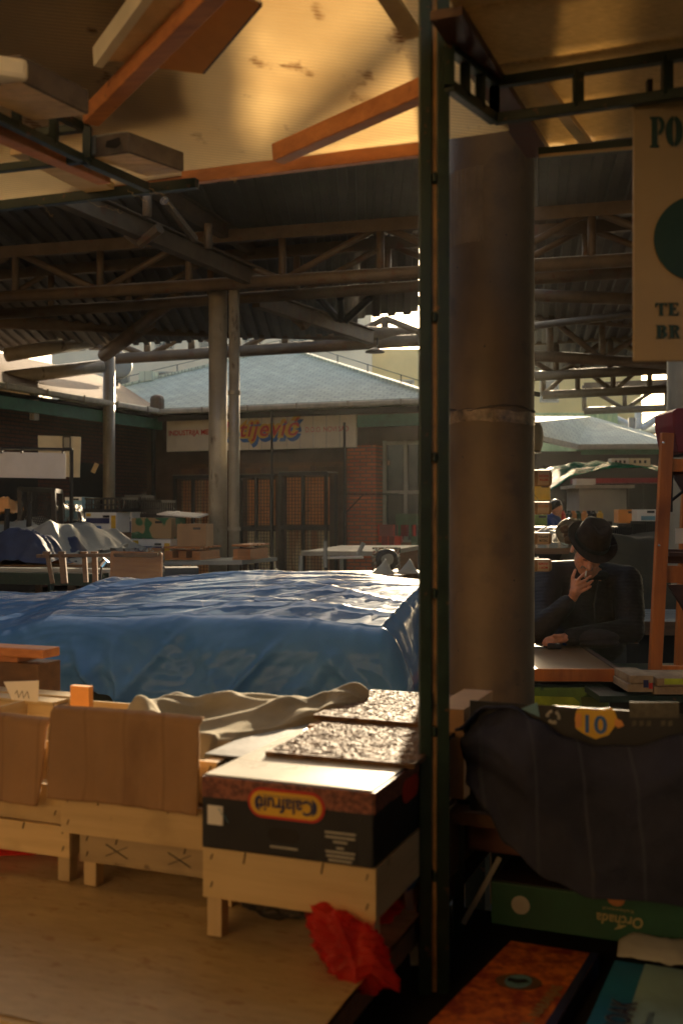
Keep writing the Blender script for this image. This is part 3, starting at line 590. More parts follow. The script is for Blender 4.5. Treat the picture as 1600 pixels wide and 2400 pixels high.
# ------------------------------------------------------------------ blue tarpaulin stall
ta, tb = dirs(17.0); TO = Vector((0.19, 4.92, 0)); TL, TD = 4.3, 2.35
tt = thing('market_table', 'green market table hidden under the blue tarpaulin', 'table', TO, R(-17), local=True)
MB().box((-TL / 2, TD / 2, 0.665), (TL - .02, TD - .02, 0.05)).build('tabletop', m_green, tt)
MB().box((-TL / 2, 0.10, 0.45), (TL - .2, 0.04, 0.36)).build('front_panel', m_green, tt)
for x in (-0.1, -TL / 2, -TL + .1):
    for y in (0.15, TD - .15): MB().box((x, y, 0.32), (0.06, 0.06, 0.64)).build('leg', m_green, tt)
MB().box((-2.1, 0.075, 0.55), (0.05, 0.02, 0.16)).build('latch', m_blackpl, tt)
def sstep(a, b, x):
    t = min(max((x - a) / (b - a), 0), 1); return t * t * (3 - 2 * t)
def lerp_tab(tab, x):
    if x <= tab[0][0]: return tab[0][1]
    for (x0, y0), (x1, y1) in zip(tab, tab[1:]):
        if x <= x1: t = (x - x0) / (x1 - x0); t = t * t * (3 - 2 * t); return y0 + (y1 - y0) * t
    return tab[-1][1]
def fbm(x, y, z, o=4): return noise.fractal(Vector((x, y, z)), 1.0, 2.1, o, noise_basis='PERLIN_ORIGINAL')
def ridge(x, y, z): return 1 - abs(noise.noise(Vector((x, y, z)))) * 2
RIDGE = [(-4.4, 0.96), (-3.4, 1.0), (-2.9, 1.045), (-2.55, 1.055), (-2.25, 1.085), (-1.9, 1.135), (-1.5, 1.175), (-1.0, 1.20), (-0.5, 1.205), (0, 1.18)]
TR = 0.95
_cr = random.Random(11)
CRE = [(_cr.uniform(0, math.pi), f, _cr.uniform(0, 1), a_) for f, a_, n_ in ((0.5, .010, 3), (1.2, .0018, 3), (3.1, .0009, 4), (8.5, .0010, 6), (17, .0006, 5)) for _ in range(n_)]
FOLDS = [(-4.3 + 4.3 * (i + _cr.uniform(.1, .9)) / 24, _cr.uniform(-.9, .9), _cr.uniform(.025, .065), _cr.uniform(.02, .065), _cr.uniform(0, .15)) for i in range(24)]
TOPF = [(_cr.uniform(-3.6, -.2), _cr.uniform(.15, 2.2), _cr.gauss(.05, .22), _cr.uniform(.018, .05), _cr.uniform(.003, .008), _cr.uniform(.4, 1.3)) for _ in range(22)]
TOPF += [(-1.0, .20, .03, .05, .011, 1.1), (-.5, .26, -.12, .04, .009, .6), (-1.9, .62, .75, .06, .016, .45), (-2.1, .35, .35, .05, .012, .5), (-1.6, .80, .10, .05, .010, .6), (-3.0, .7, .1, .05, .010, .7), (-.4, .55, -.30, .05, .010, .5)]
def trw(x): x = x - math.floor(x); return 2 * abs(2 * x - 1) - 1
def crumple(x, y, z=0.0):              # flat facets between sharp creases
    wx, wy = .30 * fbm(x * .8, y * .8, z + 1.1, 2), .30 * fbm(x * .8 + 5, y * .8, z + 7.1, 2); h = 0
    for an, f, ph, am in CRE:
        c_, s_ = math.cos(an), math.sin(an); m = .5 + .9 * abs(noise.noise(Vector((x * f * .35, y * f * .35, ph * 9 + z))))
        h += am * m * trw((x + wx) * f * c_ + (y + wy) * f * s_ + ph)
    return h
def tarp_fn(u, v):
    s = -TL - 0.3 + u * (TL + 0.3 + 0.42); t = -0.46 + v * (TD + 0.46 + 0.35)
    sc, tcl = min(max(s, -TL), 0), min(max(t, 0), TD)
    k = tcl / TD
    zr = lerp_tab(RIDGE, sc); q0 = tcl / TR
    z = zr - .150 * (max(0, 1 - q0)) ** 1.22 - .13 * max(0, q0 - 1) ** 1.5
    z += 0.016 * fbm(sc * 0.7, tcl * 0.8, 2.1, 2)
    # straight pulled creases: thin rolled edges that catch the sun
    for (s0, t0, an, wd, am, ln) in TOPF:
        c_, s_ = math.cos(an), math.sin(an); pu = (sc - s0) * c_ + (tcl - t0) * s_; pv = -(sc - s0) * s_ + (tcl - t0) * c_
        if abs(pu) < ln: z += am * max(0, 1 - abs(pv) / wd) ** 1.2 * (1 - (pu / ln) ** 2)
    # tension lines fanning out of the far right corner
    rx, ry = sc + .02, tcl - 1.0; rr_ = math.hypot(rx, ry); aa = math.atan2(-ry, -rx)
    z += .006 * max(0, 1 - abs(trw(aa * 2.2 + .13 * fbm(sc, tcl, 3, 2))) * 3.0) * sstep(.1, .5, rr_) * (1 - sstep(1.2, 2.0, rr_))
    z += .75 * crumple(s * 1.1, t * 1.3) * (.35 + .65 * max(0, min(1, .5 + 1.8 * noise.noise(Vector((sc * 1.1, tcl * 1.3, 4.4))))))
    z += 0.030 * max(0, 1 - abs(sc + 1.75 + 0.45 * k) / 0.20) - 0.02 * math.exp(-((sc + 2.15 + .4 * k) / 0.3) ** 2)
    df, dr, dl, db = max(-t, 0), max(s, 0), max(-TL - s, 0), max(t - TD, 0)
    x, y = sc, tcl
    if df > 0:
        hem = 0.455 + 0.03 * math.sin(sc * 5.2) + 0.02 * math.sin(sc * 11 + 1) + .02 * fbm(sc * 3, 9, 1, 2); d = df * hem / 0.46
        RA = .17; ph = .22; arc = RA * (math.pi / 2 - ph)
        if d < arc: f_ = ph + d / RA; y = -RA * (math.sin(f_) - math.sin(ph)); z -= RA * (math.cos(ph) - math.cos(f_))
        else: y = -RA * (1 - math.sin(ph)) - .10 * (d - arc); z -= RA * math.cos(ph) + (d - arc)
        fold = sstep(0.06, 0.36, d)
        y -= fold * 0.05 * fbm(sc * 1.6 + z, z * 2.0, 7.7, 2)
        for (s0, sl_, wd, am, st) in FOLDS:
            q_ = (sc - s0 - sl_ * d) / (wd * (.6 + d * 1.6)); y -= am * sstep(st, .36, d) * max(0, 1 - abs(q_) * .6) ** 1.2
        y -= 1.5 * crumple(s * 1.5, df * 2.2, 3.0) * (.5 + fold)
        y -= 0.028 * math.exp(-((d - 0.26 - .04 * math.sin(sc * 3)) / 0.06) ** 2) * (0.7 + fbm(sc * 1.5, 1, 1, 2))
    if dr > 0:
        z -= dr * 0.92 - 0.02 * min(dr / .07, 1); x = 0.045 * math.sin(min(dr / 0.12, 1) * math.pi / 2) + 0.06 * sstep(0, .4, dr) + sstep(0, .3, dr) * 0.04 * math.sin(tcl * 6 + 1)
        if df > 0: x += 0.02
        x += .6 * crumple(t, dr * 2)
    if dl > 0: z -= dl; x = -TL - 0.05 * sstep(0, .2, dl)
    if db > 0: z -= db * 0.9; y = TD + 0.04 * math.sin(min(db / .12, 1) * math.pi / 2) + 0.03 * math.sin(sc * 7) * sstep(0, .3, db)
    return TO + ta * x + tb * y + Vector((0, 0, z))
mb = MB().grid(tarp_fn, 380, 260); tp = mb.build('tarpaulin', m_tarp, smooth=True)
tag(tp, 'big crumpled blue tarpaulin draped over the goods on a green market table', 'tarpaulin')
# ------------------------------------------------------------------ things just behind the tarpaulin
rk = thing('trestle', 'overturned brown wooden trestle with thin legs behind the blue tarpaulin', 'trestle', P(190, 1355, 8.4))
MB().beam(P(88, 1303, 8.5), P(372, 1300, 8.1), 0.035, 0.028).build('rail', m_brownwood, rk, bevel=0.004)
for x0, y0, x1, y1, w in ((112, 1300, 124, 1368, .03), (146, 1300, 152, 1368, .05), (198, 1294, 202, 1366, .035), (222, 1294, 224, 1366, .04)):
    MB().beam(P(x0, y0, 8.42), P(x1, y1, 8.38), w, 0.04, up=(0, 1, 0)).build('leg', m_brownwood, rk, bevel=0.004)
for x in (110, 146, 198, 222): MB().box(P(x, 1297, 8.4), (0.05, 0.05, 0.03)).build('block', m_brownwood, rk)
wb_ = thing('wrapped_board', 'red-brown board wrapped in clear film leaning behind the blue tarpaulin', 'board', P(325, 1362, 8.25))
MB().prism([(0, 0), (1, 0), (1.0, 0.22), (0.99, 0.24), (0.02, 0.25), (0.0, 0.23)], P(262, 1368, 8.25), (0.405, -0.05, 0), (0, 0.12, 1), 0.05).build('board', m_redwood, wb_, bevel=0.01)
MB().grid(lambda u, v: P(259 + 127 * u, 1366 - 82 * v, 8.19 - 0.05 * u + 0.10 * v * 0.24 + 0.006 * fbm(u * 9, v * 6, 2)), 40, 30).build('film', m_clear, wb_, smooth=True)
tn = thing('tin', 'shiny tin catching the sun beside the wrapped board', 'tin', P(237, 1325, 8.3))
MB().lathe([(0.0, 0), (0.03, 0.0), (0.032, 0.06), (0.0, 0.062)], P(238, 1326, 8.3), 14, Matrix.Rotation(R(40), 3, 'Y')).build('can', m_metal, tn, smooth=False)
MB().tube(P(236, 1362, 8.3), P(238, 1328, 8.3), 0.008, 6).build('stick', m_wire, tn)
# ------------------------------------------------------------------ left-hand stalls under the hall
ls = thing('market_table', 'long pale green market table edge behind the trestle at left', 'table', P(120, 0, 9.6) * Vector((1, 1, 0)))
MB().beam(P(-120, 1345, 9.9), P(300, 1352, 9.2), 0.9, 0.10).build('tabletop', m_greentarp if False else m_green, ls); MB().beam(P(-120, 1340, 9.5), P(300, 1347, 8.9), 0.05, 0.09).build('edge_strip', m_kiosk, ls)
for x in (-100, 120, 285): MB().tube(P(x, 0, 9.7) * Vector((1, 1, 0)), P(x, 1350, 9.7), 0.03, 8).build('leg', m_green, ls)
bd = thing('market_table', 'tilted grey topped market board with an orange wooden edge beside the grey tarpaulin heap', 'table', P(200, 0, 11.5) * Vector((1, 1, 0)))
q = [P(88, 1303, 10.8), P(197, 1324, 10.6), P(312, 1268, 12.6), P(190, 1258, 13.2)]
MB().add(q + [p - Vector((0, 0, .12)) for p in q], [(0, 1, 2, 3), (7, 6, 5, 4), (0, 4, 5, 1), (1, 5, 6, 2), (2, 6, 7, 3), (3, 7, 4, 0)]).build('tabletop', m_greytarp, bd)
MB().beam(q[0] - Vector((0, .02, .065)), q[1] - Vector((0, .02, .065)), 0.03, 0.125).build('edge_board', m_redwood, bd)
for p in q: MB().tube(Vector((p.x, p.y + .05, 0)), p - Vector((0, -.05, .1)), 0.035, 8).build('leg', m_brownwood, bd)
def heap(name, mat, c, sx, sy, h, rz, seed, label, cat, amp=0.12, n=56, base=0.0):
    c = Vector(c); cs, sn = math.cos(rz), math.sin(rz)
    def f(u, v):
        x, y = (u * 2 - 1), (v * 2 - 1); e = max(abs(x), abs(y))
        top = h * (1 - sstep(0.62, 1.0, e) * 0.95) + amp * fbm(x * 1.4 + seed, y * 1.4, seed * 1.7, 4) * (1 - 0.6 * sstep(.8, 1, e)) + amp * 0.35 * ridge(x * 3 + seed, y * 3 + x, seed) ** 2
        return c + Vector((cs * x * sx - sn * y * sy, sn * x * sx + cs * y * sy, max(top, 0) + base))
    o = MB().grid(f, n, n).build(name, mat, smooth=True); return tag(o, label, cat)
heap('tarpaulin', m_greytarp, P(70, 1302, 12.0), 1.05, 1.0, 0.30, -0.3, 3.1, 'pale grey tarpaulin covering a heap of goods at left beside the tilted board', 'tarpaulin', 0.14)
heap('tarpaulin', m_navytarp, P(30, 1322, 10.9), 0.72, 0.6, 0.25, -0.2, 8.4, 'dark navy tarpaulin bundle lying against the tilted grey board', 'tarpaulin', 0.12)
ub = thing('market_table', 'dark stall table under the grey and navy tarpaulin heaps at left', 'table', (P(40, 0, 11.6).x, 11.6, 0))
MB().box((P(40, 0, 11.6).x - .3, 11.6, 1.0), (2.6, 2.4, 0.07)).build('tabletop', m_brownwood, ub)
for dx in (-1.4, .85):
    for dy in (-1, 1): MB().box((P(40, 0, 11.6).x + dx, 11.6 + dy, .48), (.07, .07, .97)).build('leg', m_brownwood, ub)
# banner hung from a pipe frame, notice board on the wall
bf = thing('banner_frame', 'thin dark pipe frame with a blank pale banner clipped to it at left', 'banner', (P(168, 0, 13.4).x, 13.4, 0))
MB().tube(P(168, 1054, 13.4), (P(168, 0, 13.4).x, 13.4, 0), 0.026, 8).build('post', m_wire, bf); MB().tube(P(-60, 1050, 13.4), P(170, 1054, 13.4), 0.02, 8).build('rail', m_wire, bf)
MB().prism([(0, 0), (1, 0), (1, 1), (0, 1)], P(-60, 1118, 13.36), P(155, 1122, 13.36) - P(-60, 1118, 13.36), P(-60, 1058, 13.36) - P(-60, 1118, 13.36), 0.006).build('banner', m_white, bf)
for x in (5, 52, 148): MB().box(P(x, 1058, 13.36), (0.02, 0.05, 0.05)).build('clip', m_wire, bf)
nb = thing('notice_board', 'cream notice board with a small framed picture behind the banner', 'notice board', P(145, 1118, 17.2))
MB().prism([(0, 0), (1, 0), (1.03, 1), (-0.01, 1)], P(92, 1116, 17.2), P(188, 1119, 17.2) - P(92, 1116, 17.2), P(92, 1021, 17.2) - P(92, 1116, 17.2), 0.04).build('board', m_pan2, nb)
MB().box(P(157, 1037, 17.14), (0.13, 0.03, 0.21)).build('picture_frame', m_wire, nb); MB().box(P(157, 1037, 17.12), (0.09, 0.01, 0.16)).build('picture', m_greyprint, nb)
lb = MB().beam(P(218, 1108, 17.0), P(228, 1086, 17.0), 0.02, 0.07).build('wood_offcut', m_pine); tag(lb, 'small pale wood offcut tilted in the dark beside the far column', 'wood')
# diamond mesh cage
cg = thing('mesh_cage', 'dark diamond mesh cage standing among the stalls at left', 'cage', P(85, 1240, 12.6))
c0, c1, c2, c3 = P(48, 1240, 12.4), P(128, 1252, 12.2), P(48, 1146, 12.4), P(126, 1150, 12.2)
fr = MB()
for a, b in ((c0, c1), (c2, c3), (c0, c2), (c1, c3)):
    fr.beam(a, b, 0.05, 0.05); fr.beam(a + Vector((-.1, .7, 0)), b + Vector((-.1, .7, 0)), 0.05, 0.05)
for a in (c0, c1, c2, c3): fr.beam(a, a + Vector((-.1, .7, 0)), 0.05, 0.05)
fr.build('frame', m_wire, cg); ms = MB()
for k in range(-9, 10):
    for sgn in (1, -1):
        pts = []
        for t in (0, 1):
            uu = (k / 9 + sgn * (t - .5) * 0.9) ; pts.append((min(max(uu * .5 + .5, 0), 1), t))
        ms.beam(c0.lerp(c1, pts[0][0]).lerp(c2.lerp(c3, pts[0][0]), 0), c0.lerp(c1, pts[1][0]).lerp(c2.lerp(c3, pts[1][0]), 1), 0.006, 0.006)
ms.build('mesh', m_wire, cg)
for i, (px, Y, yt) in enumerate(((18, 11.4, 1192), (48, 13.0, 1160), (70, 11.6, 1180))):
    o = MB().tube(P(px, yt, Y), P(px - 3, 1275, Y), 0.03, 8).build('stake', m_wire); tag(o, ('dark stake rising from the navy tarpaulin at the left edge', 'thin dark stake just left of the mesh cage', 'thin dark stake in front of the mesh cage')[i], 'stake', 'stakes at the left stalls')
heap('plastic_bundle', m_clear, P(160, 1225, 13.8), 0.22, 0.3, 0.20, 0, 5.5, 'shiny clear plastic bundle heaped behind the pipe frame post', 'plastic', 0.08, 40)
heap('sack', m_cardo, P(8, 1206, 12.6), 0.2, 0.3, 0.16, 0, 9.1, 'pale orange sack lying on the stall at the left edge', 'sack', 0.06, 30)
def cardbox(name, px0, px1, yt, yb, Y, mat, label, rz=-0.3, depth=0.4, group=None, flap=None, prints=(), cat='box'):
    x0, x1 = P(px0, 0, Y).x, P(px1, 0, Y).x; zt, zb = P(0, yt, Y).z, P(0, yb, Y).z; w, h = x1 - x0, zt - zb
    r = thing(name, label, cat, ((x0 + x1) / 2, Y + depth / 2, zb), rz, group, local=True)
    MB().box((0, 0, h / 2), (w, depth, h)).build('carton', mat, r, bevel=0.006)
    for (u0, v0, u1, v1, m) in prints:
        MB().box(((u0 + u1) / 2 * w - w / 2, -depth / 2 - 0.003, (v0 + v1) / 2 * h), ((u1 - u0) * w, 0.006, (v1 - v0) * h)).build('print', m, r)
    if flap:
        MB().box((0, 0, h + 0.012), (w * 1.02, depth * 1.02, 0.02)).build('lid', flap, r, bevel=0.004)
    MB().box((w * .18, -depth / 2 - 0.0045, h * .8), (0.09, 0.007, 0.028)).build('hand_hole', m_black, r)
    return r
g_ = 'cartons stacked behind the trestle'
ban = [(0.04, 0.45, 0.78, 0.72, m_navy), (0.04, .80, .18, .95, m_yellow), (0.30, 0.10, 0.52, 0.32, m_blueprint), (0.84, 0.1, 0.98, 0.85, m_yellow)]
cardbox('banana_carton', 206, 288, 1201, 1248, 13.6, m_white, 'white banana carton with blue stripe under the black crates', prints=ban, group=g_)
cardbox('wooden_box', 208, 292, 1249, 1290, 13.6, m_brownwood, 'brown wooden box under the upper white banana carton', group=g_)
cardbox('fruit_carton', 284, 322, 1200, 1272, 13.9, m_white, 'tall carton printed with yellow bananas between the white and green cartons', group=g_, prints=[(0, .72, .7, 1, m_yellow), (0, .1, .5, .7, m_yellow), (.5, .3, .95, .7, m_navy)])
cardbox('fruit_carton', 314, 418, 1214, 1263, 13.2, m_camo, 'green and tan printed carton on top of a banana carton', group=g_)
cardbox('banana_carton', 314, 416, 1264, 1322, 13.2, m_white, 'white banana carton at the bottom beneath the green and tan carton', prints=ban, group=g_)
cardbox('carton', 418, 488, 1228, 1281, 12.9, m_cardp, 'plain brown carton standing on the pallets by the thick steel column', group=g_, rz=-.1)
def plastic_crate(px0, px1, yt, yb, Y, label, rz=-0.3, mat=None, depth=0.4):
    mat = mat or m_blackpl; x0, x1 = P(px0, 0, Y).x, P(px1, 0, Y).x; zt, zb = P(0, yt, Y).z, P(0, yb, Y).z; w, h = x1 - x0, zt - zb
    r = thing('plastic_crate', label, 'crate', ((x0 + x1) / 2, Y + depth / 2, zb), rz, 'black plastic crates', local=True)
    b = MB()
    for y in (-depth / 2, depth / 2):
        b.box((0, y, h * .94), (w, .02, h * .12)); b.box((0, y, h * .10), (w, .02, h * .2)); b.box((0, y, h * .5), (w, .02, h * .1))
        for i in range(9): b.box((-w / 2 + w * (i + .5) / 9, y, h / 2), (.014, .018, h * .96))
    for x in (-w / 2, w / 2):
        b.box((x, 0, h * .93), (.02, depth, h * .14)); b.box((x, 0, h * .12), (.02, depth, h * .24))
        for i in range(6): b.box((x, -depth / 2 + depth * (i + .5) / 6, h / 2), (.018, .016, h * .96))
    b.build('walls', mat, r); MB().box((0, 0, .012), (w - .02, depth - .02, .015)).build('base', mat, r)
    return r
plastic_crate(205, 302, 1166, 1200, 13.7, 'long black plastic crate on the upper white banana carton')
plastic_crate(302, 340, 1160, 1199, 14.2, 'black plastic crate between two others on top of the banana cartons')
plastic_crate(338, 390, 1172, 1213, 14.0, 'black plastic crate at the right end of the crate row over the green carton')
cardbox('white_carton', 160, 204, 1165, 1192, 15.0, m_bluelt, 'pale blue and white carton left of the black crates', group=g_, prints=[(0, 0, 1, .6, m_bluelt), (0, .7, 1, 1, m_white)])
lid = thing('slatted_lid', 'pale slatted crate lid lying tilted on the brown cartons', 'lid', P(420, 1214, 13.6))
qa, qb, qc = P(372, 1205, 13.5), P(466, 1212, 13.3), P(400, 1198, 14.1)
for i in range(5):
    o0 = (qc - qa) * (i / 5); MB().beam(qa + o0, qb + o0, 0.09, 0.02).build('slat', m_white, lid)
MB().beam(qa.lerp(qb, .2), qa.lerp(qb, .2) + (qc - qa), .05, .02).build('cross_bar', m_white, lid)
# support table and pallets for that stack
tb2 = thing('market_table', 'dark trestle table carrying the cartons and pallets left of the thick column', 'table', (P(380, 0, 13.4).x, 13.4, 0))
MB().beam(P(200, 1318, 13.9), P(610, 1314, 13.0), 1.0, 0.05).build('tabletop', m_kiosk, tb2)
for x, Y in ((215, 13.5), (400, 13.2), (590, 12.7)):
    for d in (-.05, .75): MB().tube((P(x, 0, Y).x, Y + d, 0), P(x, 1322, Y) + Vector((0, d, 0)), .03, 8).build('leg', m_wire, tb2)
def pallet(px0, px1, yt, yb, Y, label, rz=-.25):
    x0, x1 = P(px0, 0, Y).x, P(px1, 0, Y).x; zt, zb = P(0, yt, Y).z, P(0, yb, Y).z; w, h = x1 - x0, zt - zb
    r = thing('pallet', label, 'pallet', ((x0 + x1) / 2, Y + .3, zb), rz, 'pallets by the thick steel column', local=True)
    for i in range(5): MB().box((0, -.3 + i * .15, h - .012), (w, .11, .022)).build('deck_board', m_redwood, r)
    for x in (-w / 2 + .06, 0, w / 2 - .06): MB().box((x, 0, h / 2 - .02), (.10, .66, h - .07)).build('block', m_redwood, r)
    MB().box((0, 0, .01), (w, .66, .02)).build('bottom_board', m_redwood, r)
pallet(398, 490, 1281, 1312, 12.9, 'brown pallet left of the thick steel column under the plain carton')
pallet(560, 606, 1276, 1312, 12.7, 'short end of a brown pallet right of the two steel pipes')
# right part of the yard: pale stall table, wheel in film, cloths
yt_ = thing('market_table', 'pale grey metal market table with pipe frame before the mesh lockers', 'table', (P(830, 0, 12.0).x, 12.0, 0))
ya, yb2, yc, yd = P(705, 1292, 12.1), P(905, 1292, 11.3), P(985, 1278, 13.0), P(800, 1278, 13.8)
MB().add([ya, yb2, yc, yd] + [p - Vector((0, 0, .05)) for p in (ya, yb2, yc, yd)], [(0, 1, 2, 3), (7, 6, 5, 4), (0, 4, 5, 1), (1, 5, 6, 2), (2, 6, 7, 3), (3, 7, 4, 0)]).build('tabletop', m_greytarp, yt_)
for p in (ya, yb2, yc, yd): MB().tube((p.x, p.y, 0), p - Vector((0, 0, .05)), .025, 8).build('leg', m_kiosk, yt_)
MB().tube(P(757, 1308, 11.9), P(850, 1306, 11.5), .015, 8).build('rail', m_white, yt_); MB().tube(P(838, 1300, 11.4), P(852, 1272, 11.4), .022, 8).build('crank', m_kiosk, yt_); MB().tube(P(762, 1330, 11.8), P(762, 1268, 11.8), .022, 8).build('upright', m_kiosk, yt_)
whl = thing('film_bundle', 'wheel wrapped in clear film on the stall behind the blue tarpaulin', 'wheel', P(905, 1345, 8.6))
mw = Matrix.Rotation(R(80), 3, 'X')
MB().lathe([(0.07, -.02), (0.088, -.025), (0.095, 0), (0.088, .025), (0.07, .02)], P(907, 1313, 8.6), 24, mw).build('tyre', m_blackpl, whl, smooth=True); MB().lathe([(0.0, -.04), (0.05, -.04), (0.05, .04), (0.0, .04)], P(907, 1313, 8.6), 18, mw).build('hub', m_kiosk, whl)
MB().grid(lambda u, v: P(872 + 66 * u, 1345 - 62 * v, 8.52 + .02 * fbm(u * 7, v * 7, 2)), 26, 26).build('film', m_clear, whl, smooth=True)
dk = MB().beam(P(690, 1352, 8.9), P(1000, 1350, 8.3), 0.8, 0.06); dk = dk.build('bench_board', m_brownwood); tag(dk, 'brown board behind the far edge of the blue tarpaulin at right', 'board')
for i, (px, w, lab) in enumerate(((893, 30, 'crumpled pale cloth standing beside the film wrapped wheel'), (950, 38, 'pale pointed cloth lying at the far right edge of the blue tarpaulin'))):
    c = P(px, 1347, 8.2)
    o = MB().grid(lambda u, v: c + Vector(((u - .5) * .16 * (1.3 - v) + .05 * v, (v - .5) * .1, max(0, .12 * math.sin(v * 2.6) * (1 - abs(u - .5) * 1.6)) + .01 * fbm(u * 5, v * 5, i + 1))), 22, 22).build('cloth', m_greytarp, smooth=True, solid=.004); tag(o, lab, 'cloth')
# black goods under the wrapped board / silver thing
sv = thing('tool_box', 'dark tool box with a bright metal lid behind the wrapped board', 'box', P(425, 1345, 9.8))
MB().box(P(425, 1352, 9.8), (.30, .3, .18), .2).build('body', m_blackpl, sv); MB().box(P(435, 1338, 9.8), (.16, .2, .02), .2).build('lid', m_metal, sv)
# ------------------------------------------------------------------ right-hand side, behind the man
kk = thing('kiosk', 'grey panelled kiosk with a flat top under the red awning at right', 'kiosk', (P(1415, 0, 18).x, 18.5, 0))
MB().box((P(1405, 0, 18).x, 18.5, .98), (0.70, 1, 1.96)).build('wall', m_kiosk, kk); MB().box((P(1457, 0, 18).x, 18.52, .97), (0.18, .9, 1.94)).build('side_wall', m_kiosk, kk)
MB().box((P(1413, 0, 18).x, 18.5, 1.98), (1.0, 1.2, .05)).build('roof', m_greyprint, kk); MB().box((P(1380, 0, 18).x, 18.4, 2.07), (0.33, .3, .1)).build('roof_box', m_white, kk)
ra = thing('awning', 'deep red awning strip hanging over the grey kiosk', 'awning', P(1490, 1132, 20)); MB().beam(P(1340, 1128, 20.2), P(1620, 1126, 20), .6, .09).build('valance', m_crimson, ra)
for px in (1470, 1505): MB().tube((P(px, 0, 20).x, 20, 0), P(px, 1126, 20), .02, 8).build('pole', m_wire, ra)
pol = thing('awning', 'crumpled green plastic sheet sagging on thin poles over the stalls at right', 'awning', (P(1300, 0, 15.4).x, 15.4, 0))
MB().grid(lambda u, v: P(1262 + u * 310, 1103 + 30 * v * (1.8 * (1 - u) ** 3 + .35) - 22 * math.sin(u * 2.6 + .2) + 7 * fbm(u * 6, v * 2, 3), 15.4 + .6 * u - 1.2 * v), 60, 14).build('plastic_sheet', m_greentarp, pol, smooth=True, solid=.006)
for px in (1275, 1560): MB().tube((P(px, 0, 15.6).x, 15.6, 0), P(px, 1090, 15.6), .025, 8).build('pole', m_wire, pol)
MB().tube(P(1262, 1098, 15.6), P(1580, 1092, 15.8), .02, 8).build('rail', m_wire, pol)
for px0, px1, m_, lab in ((1428, 1468, m_white, 'white carton with cut-out windows lying on the green plastic sheet'), (1470, 1518, m_pan2, 'cream carton with cut-out windows next to the white one on the green sheet')):
    c = thing('carton', lab, 'box', P((px0 + px1) / 2, 1092, 15.3), 0.0, 'cartons on the green sheet'); Yc = 15.3
    x0, x1 = P(px0, 0, Yc).x, P(px1, 0, Yc).x; b = MB().box(((x0 + x1) / 2, Yc, P(0, 1084, Yc).z), (x1 - x0, .2, .115)).build('carton_body', m_, c)
    for t in (.25, .5, .75): MB().box((x0 + (x1 - x0) * t, Yc - .102, P(0, 1083, Yc).z), (.03, .006, .04)).build('cut_out', m_black, c)
# dark stalls below the green sheet
ds = thing('stall_counter', 'dark stall counter with jars and bright goods under the green sheet', 'counter', (P(1300, 0, 17.5).x, 17.5, 0))
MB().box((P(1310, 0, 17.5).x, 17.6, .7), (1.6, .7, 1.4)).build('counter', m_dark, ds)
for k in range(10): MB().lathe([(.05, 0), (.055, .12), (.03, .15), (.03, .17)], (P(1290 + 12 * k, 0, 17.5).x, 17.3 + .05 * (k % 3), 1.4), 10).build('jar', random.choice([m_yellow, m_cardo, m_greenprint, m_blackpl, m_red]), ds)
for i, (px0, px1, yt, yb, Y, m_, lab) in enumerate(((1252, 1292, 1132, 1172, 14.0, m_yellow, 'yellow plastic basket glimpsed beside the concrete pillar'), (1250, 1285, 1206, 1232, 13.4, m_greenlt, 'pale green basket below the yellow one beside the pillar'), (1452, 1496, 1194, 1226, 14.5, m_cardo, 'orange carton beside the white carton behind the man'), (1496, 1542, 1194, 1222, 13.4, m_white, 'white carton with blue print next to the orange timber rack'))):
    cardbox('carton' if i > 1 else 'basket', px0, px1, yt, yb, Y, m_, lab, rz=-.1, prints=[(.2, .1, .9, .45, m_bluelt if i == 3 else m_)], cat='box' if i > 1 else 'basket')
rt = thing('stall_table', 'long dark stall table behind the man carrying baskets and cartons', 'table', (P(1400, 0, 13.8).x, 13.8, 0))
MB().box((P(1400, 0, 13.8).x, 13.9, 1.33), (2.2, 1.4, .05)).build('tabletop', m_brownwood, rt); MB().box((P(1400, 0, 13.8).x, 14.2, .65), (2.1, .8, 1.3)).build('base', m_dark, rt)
heap('plastic_sheet', m_greytarp, P(1272, 1290, 10.6), .28, .4, .17, 0, 2.7, 'white plastic sheet over goods beside the concrete pillar', 'plastic', .06, 36)
gl = thing('glass_jar', 'big round clear jar of brown goods behind the hat of the man', 'jar', P(1338, 1278, 9.0)); gm = M('jar_glass', (.42, .34, .25), .08, trans=.96, bump=0); nodes(gm)[2].inputs['IOR'].default_value = 1.06
MB().ellipsoid(P(1338, 1248, 9.0), (.135, .135, .125)).build('glass', gm, gl, smooth=True)
for k in range(9): MB().ellipsoid(P(1338 + random.uniform(-16, 16), 1252 + random.uniform(-14, 14), 9.0 + random.uniform(-.05, .05)), (.045, .045, .035)).build('pastry', m_brownwood, gl, smooth=True)
st2 = thing('stall_table', 'low stall table with bright sunlit tins at the shoulder of the man', 'table', (P(1300, 0, 9.2).x, 9.2, 0))
MB().box((P(1330, 0, 9.2).x, 9.4, 1.22), (1.0, .8, .05)).build('tabletop', m_brownwood, st2); MB().box((P(1330, 0, 9.2).x, 9.5, .6), (.9, .6, 1.19)).build('base', m_dark, st2)
for k in range(7): MB().box((P(1262 + 14 * k, 0, 8.6).x, 9.05 + .03 * (k % 2), 1.27), (.07, .1, .05)).build('tin', m_metal, st2)
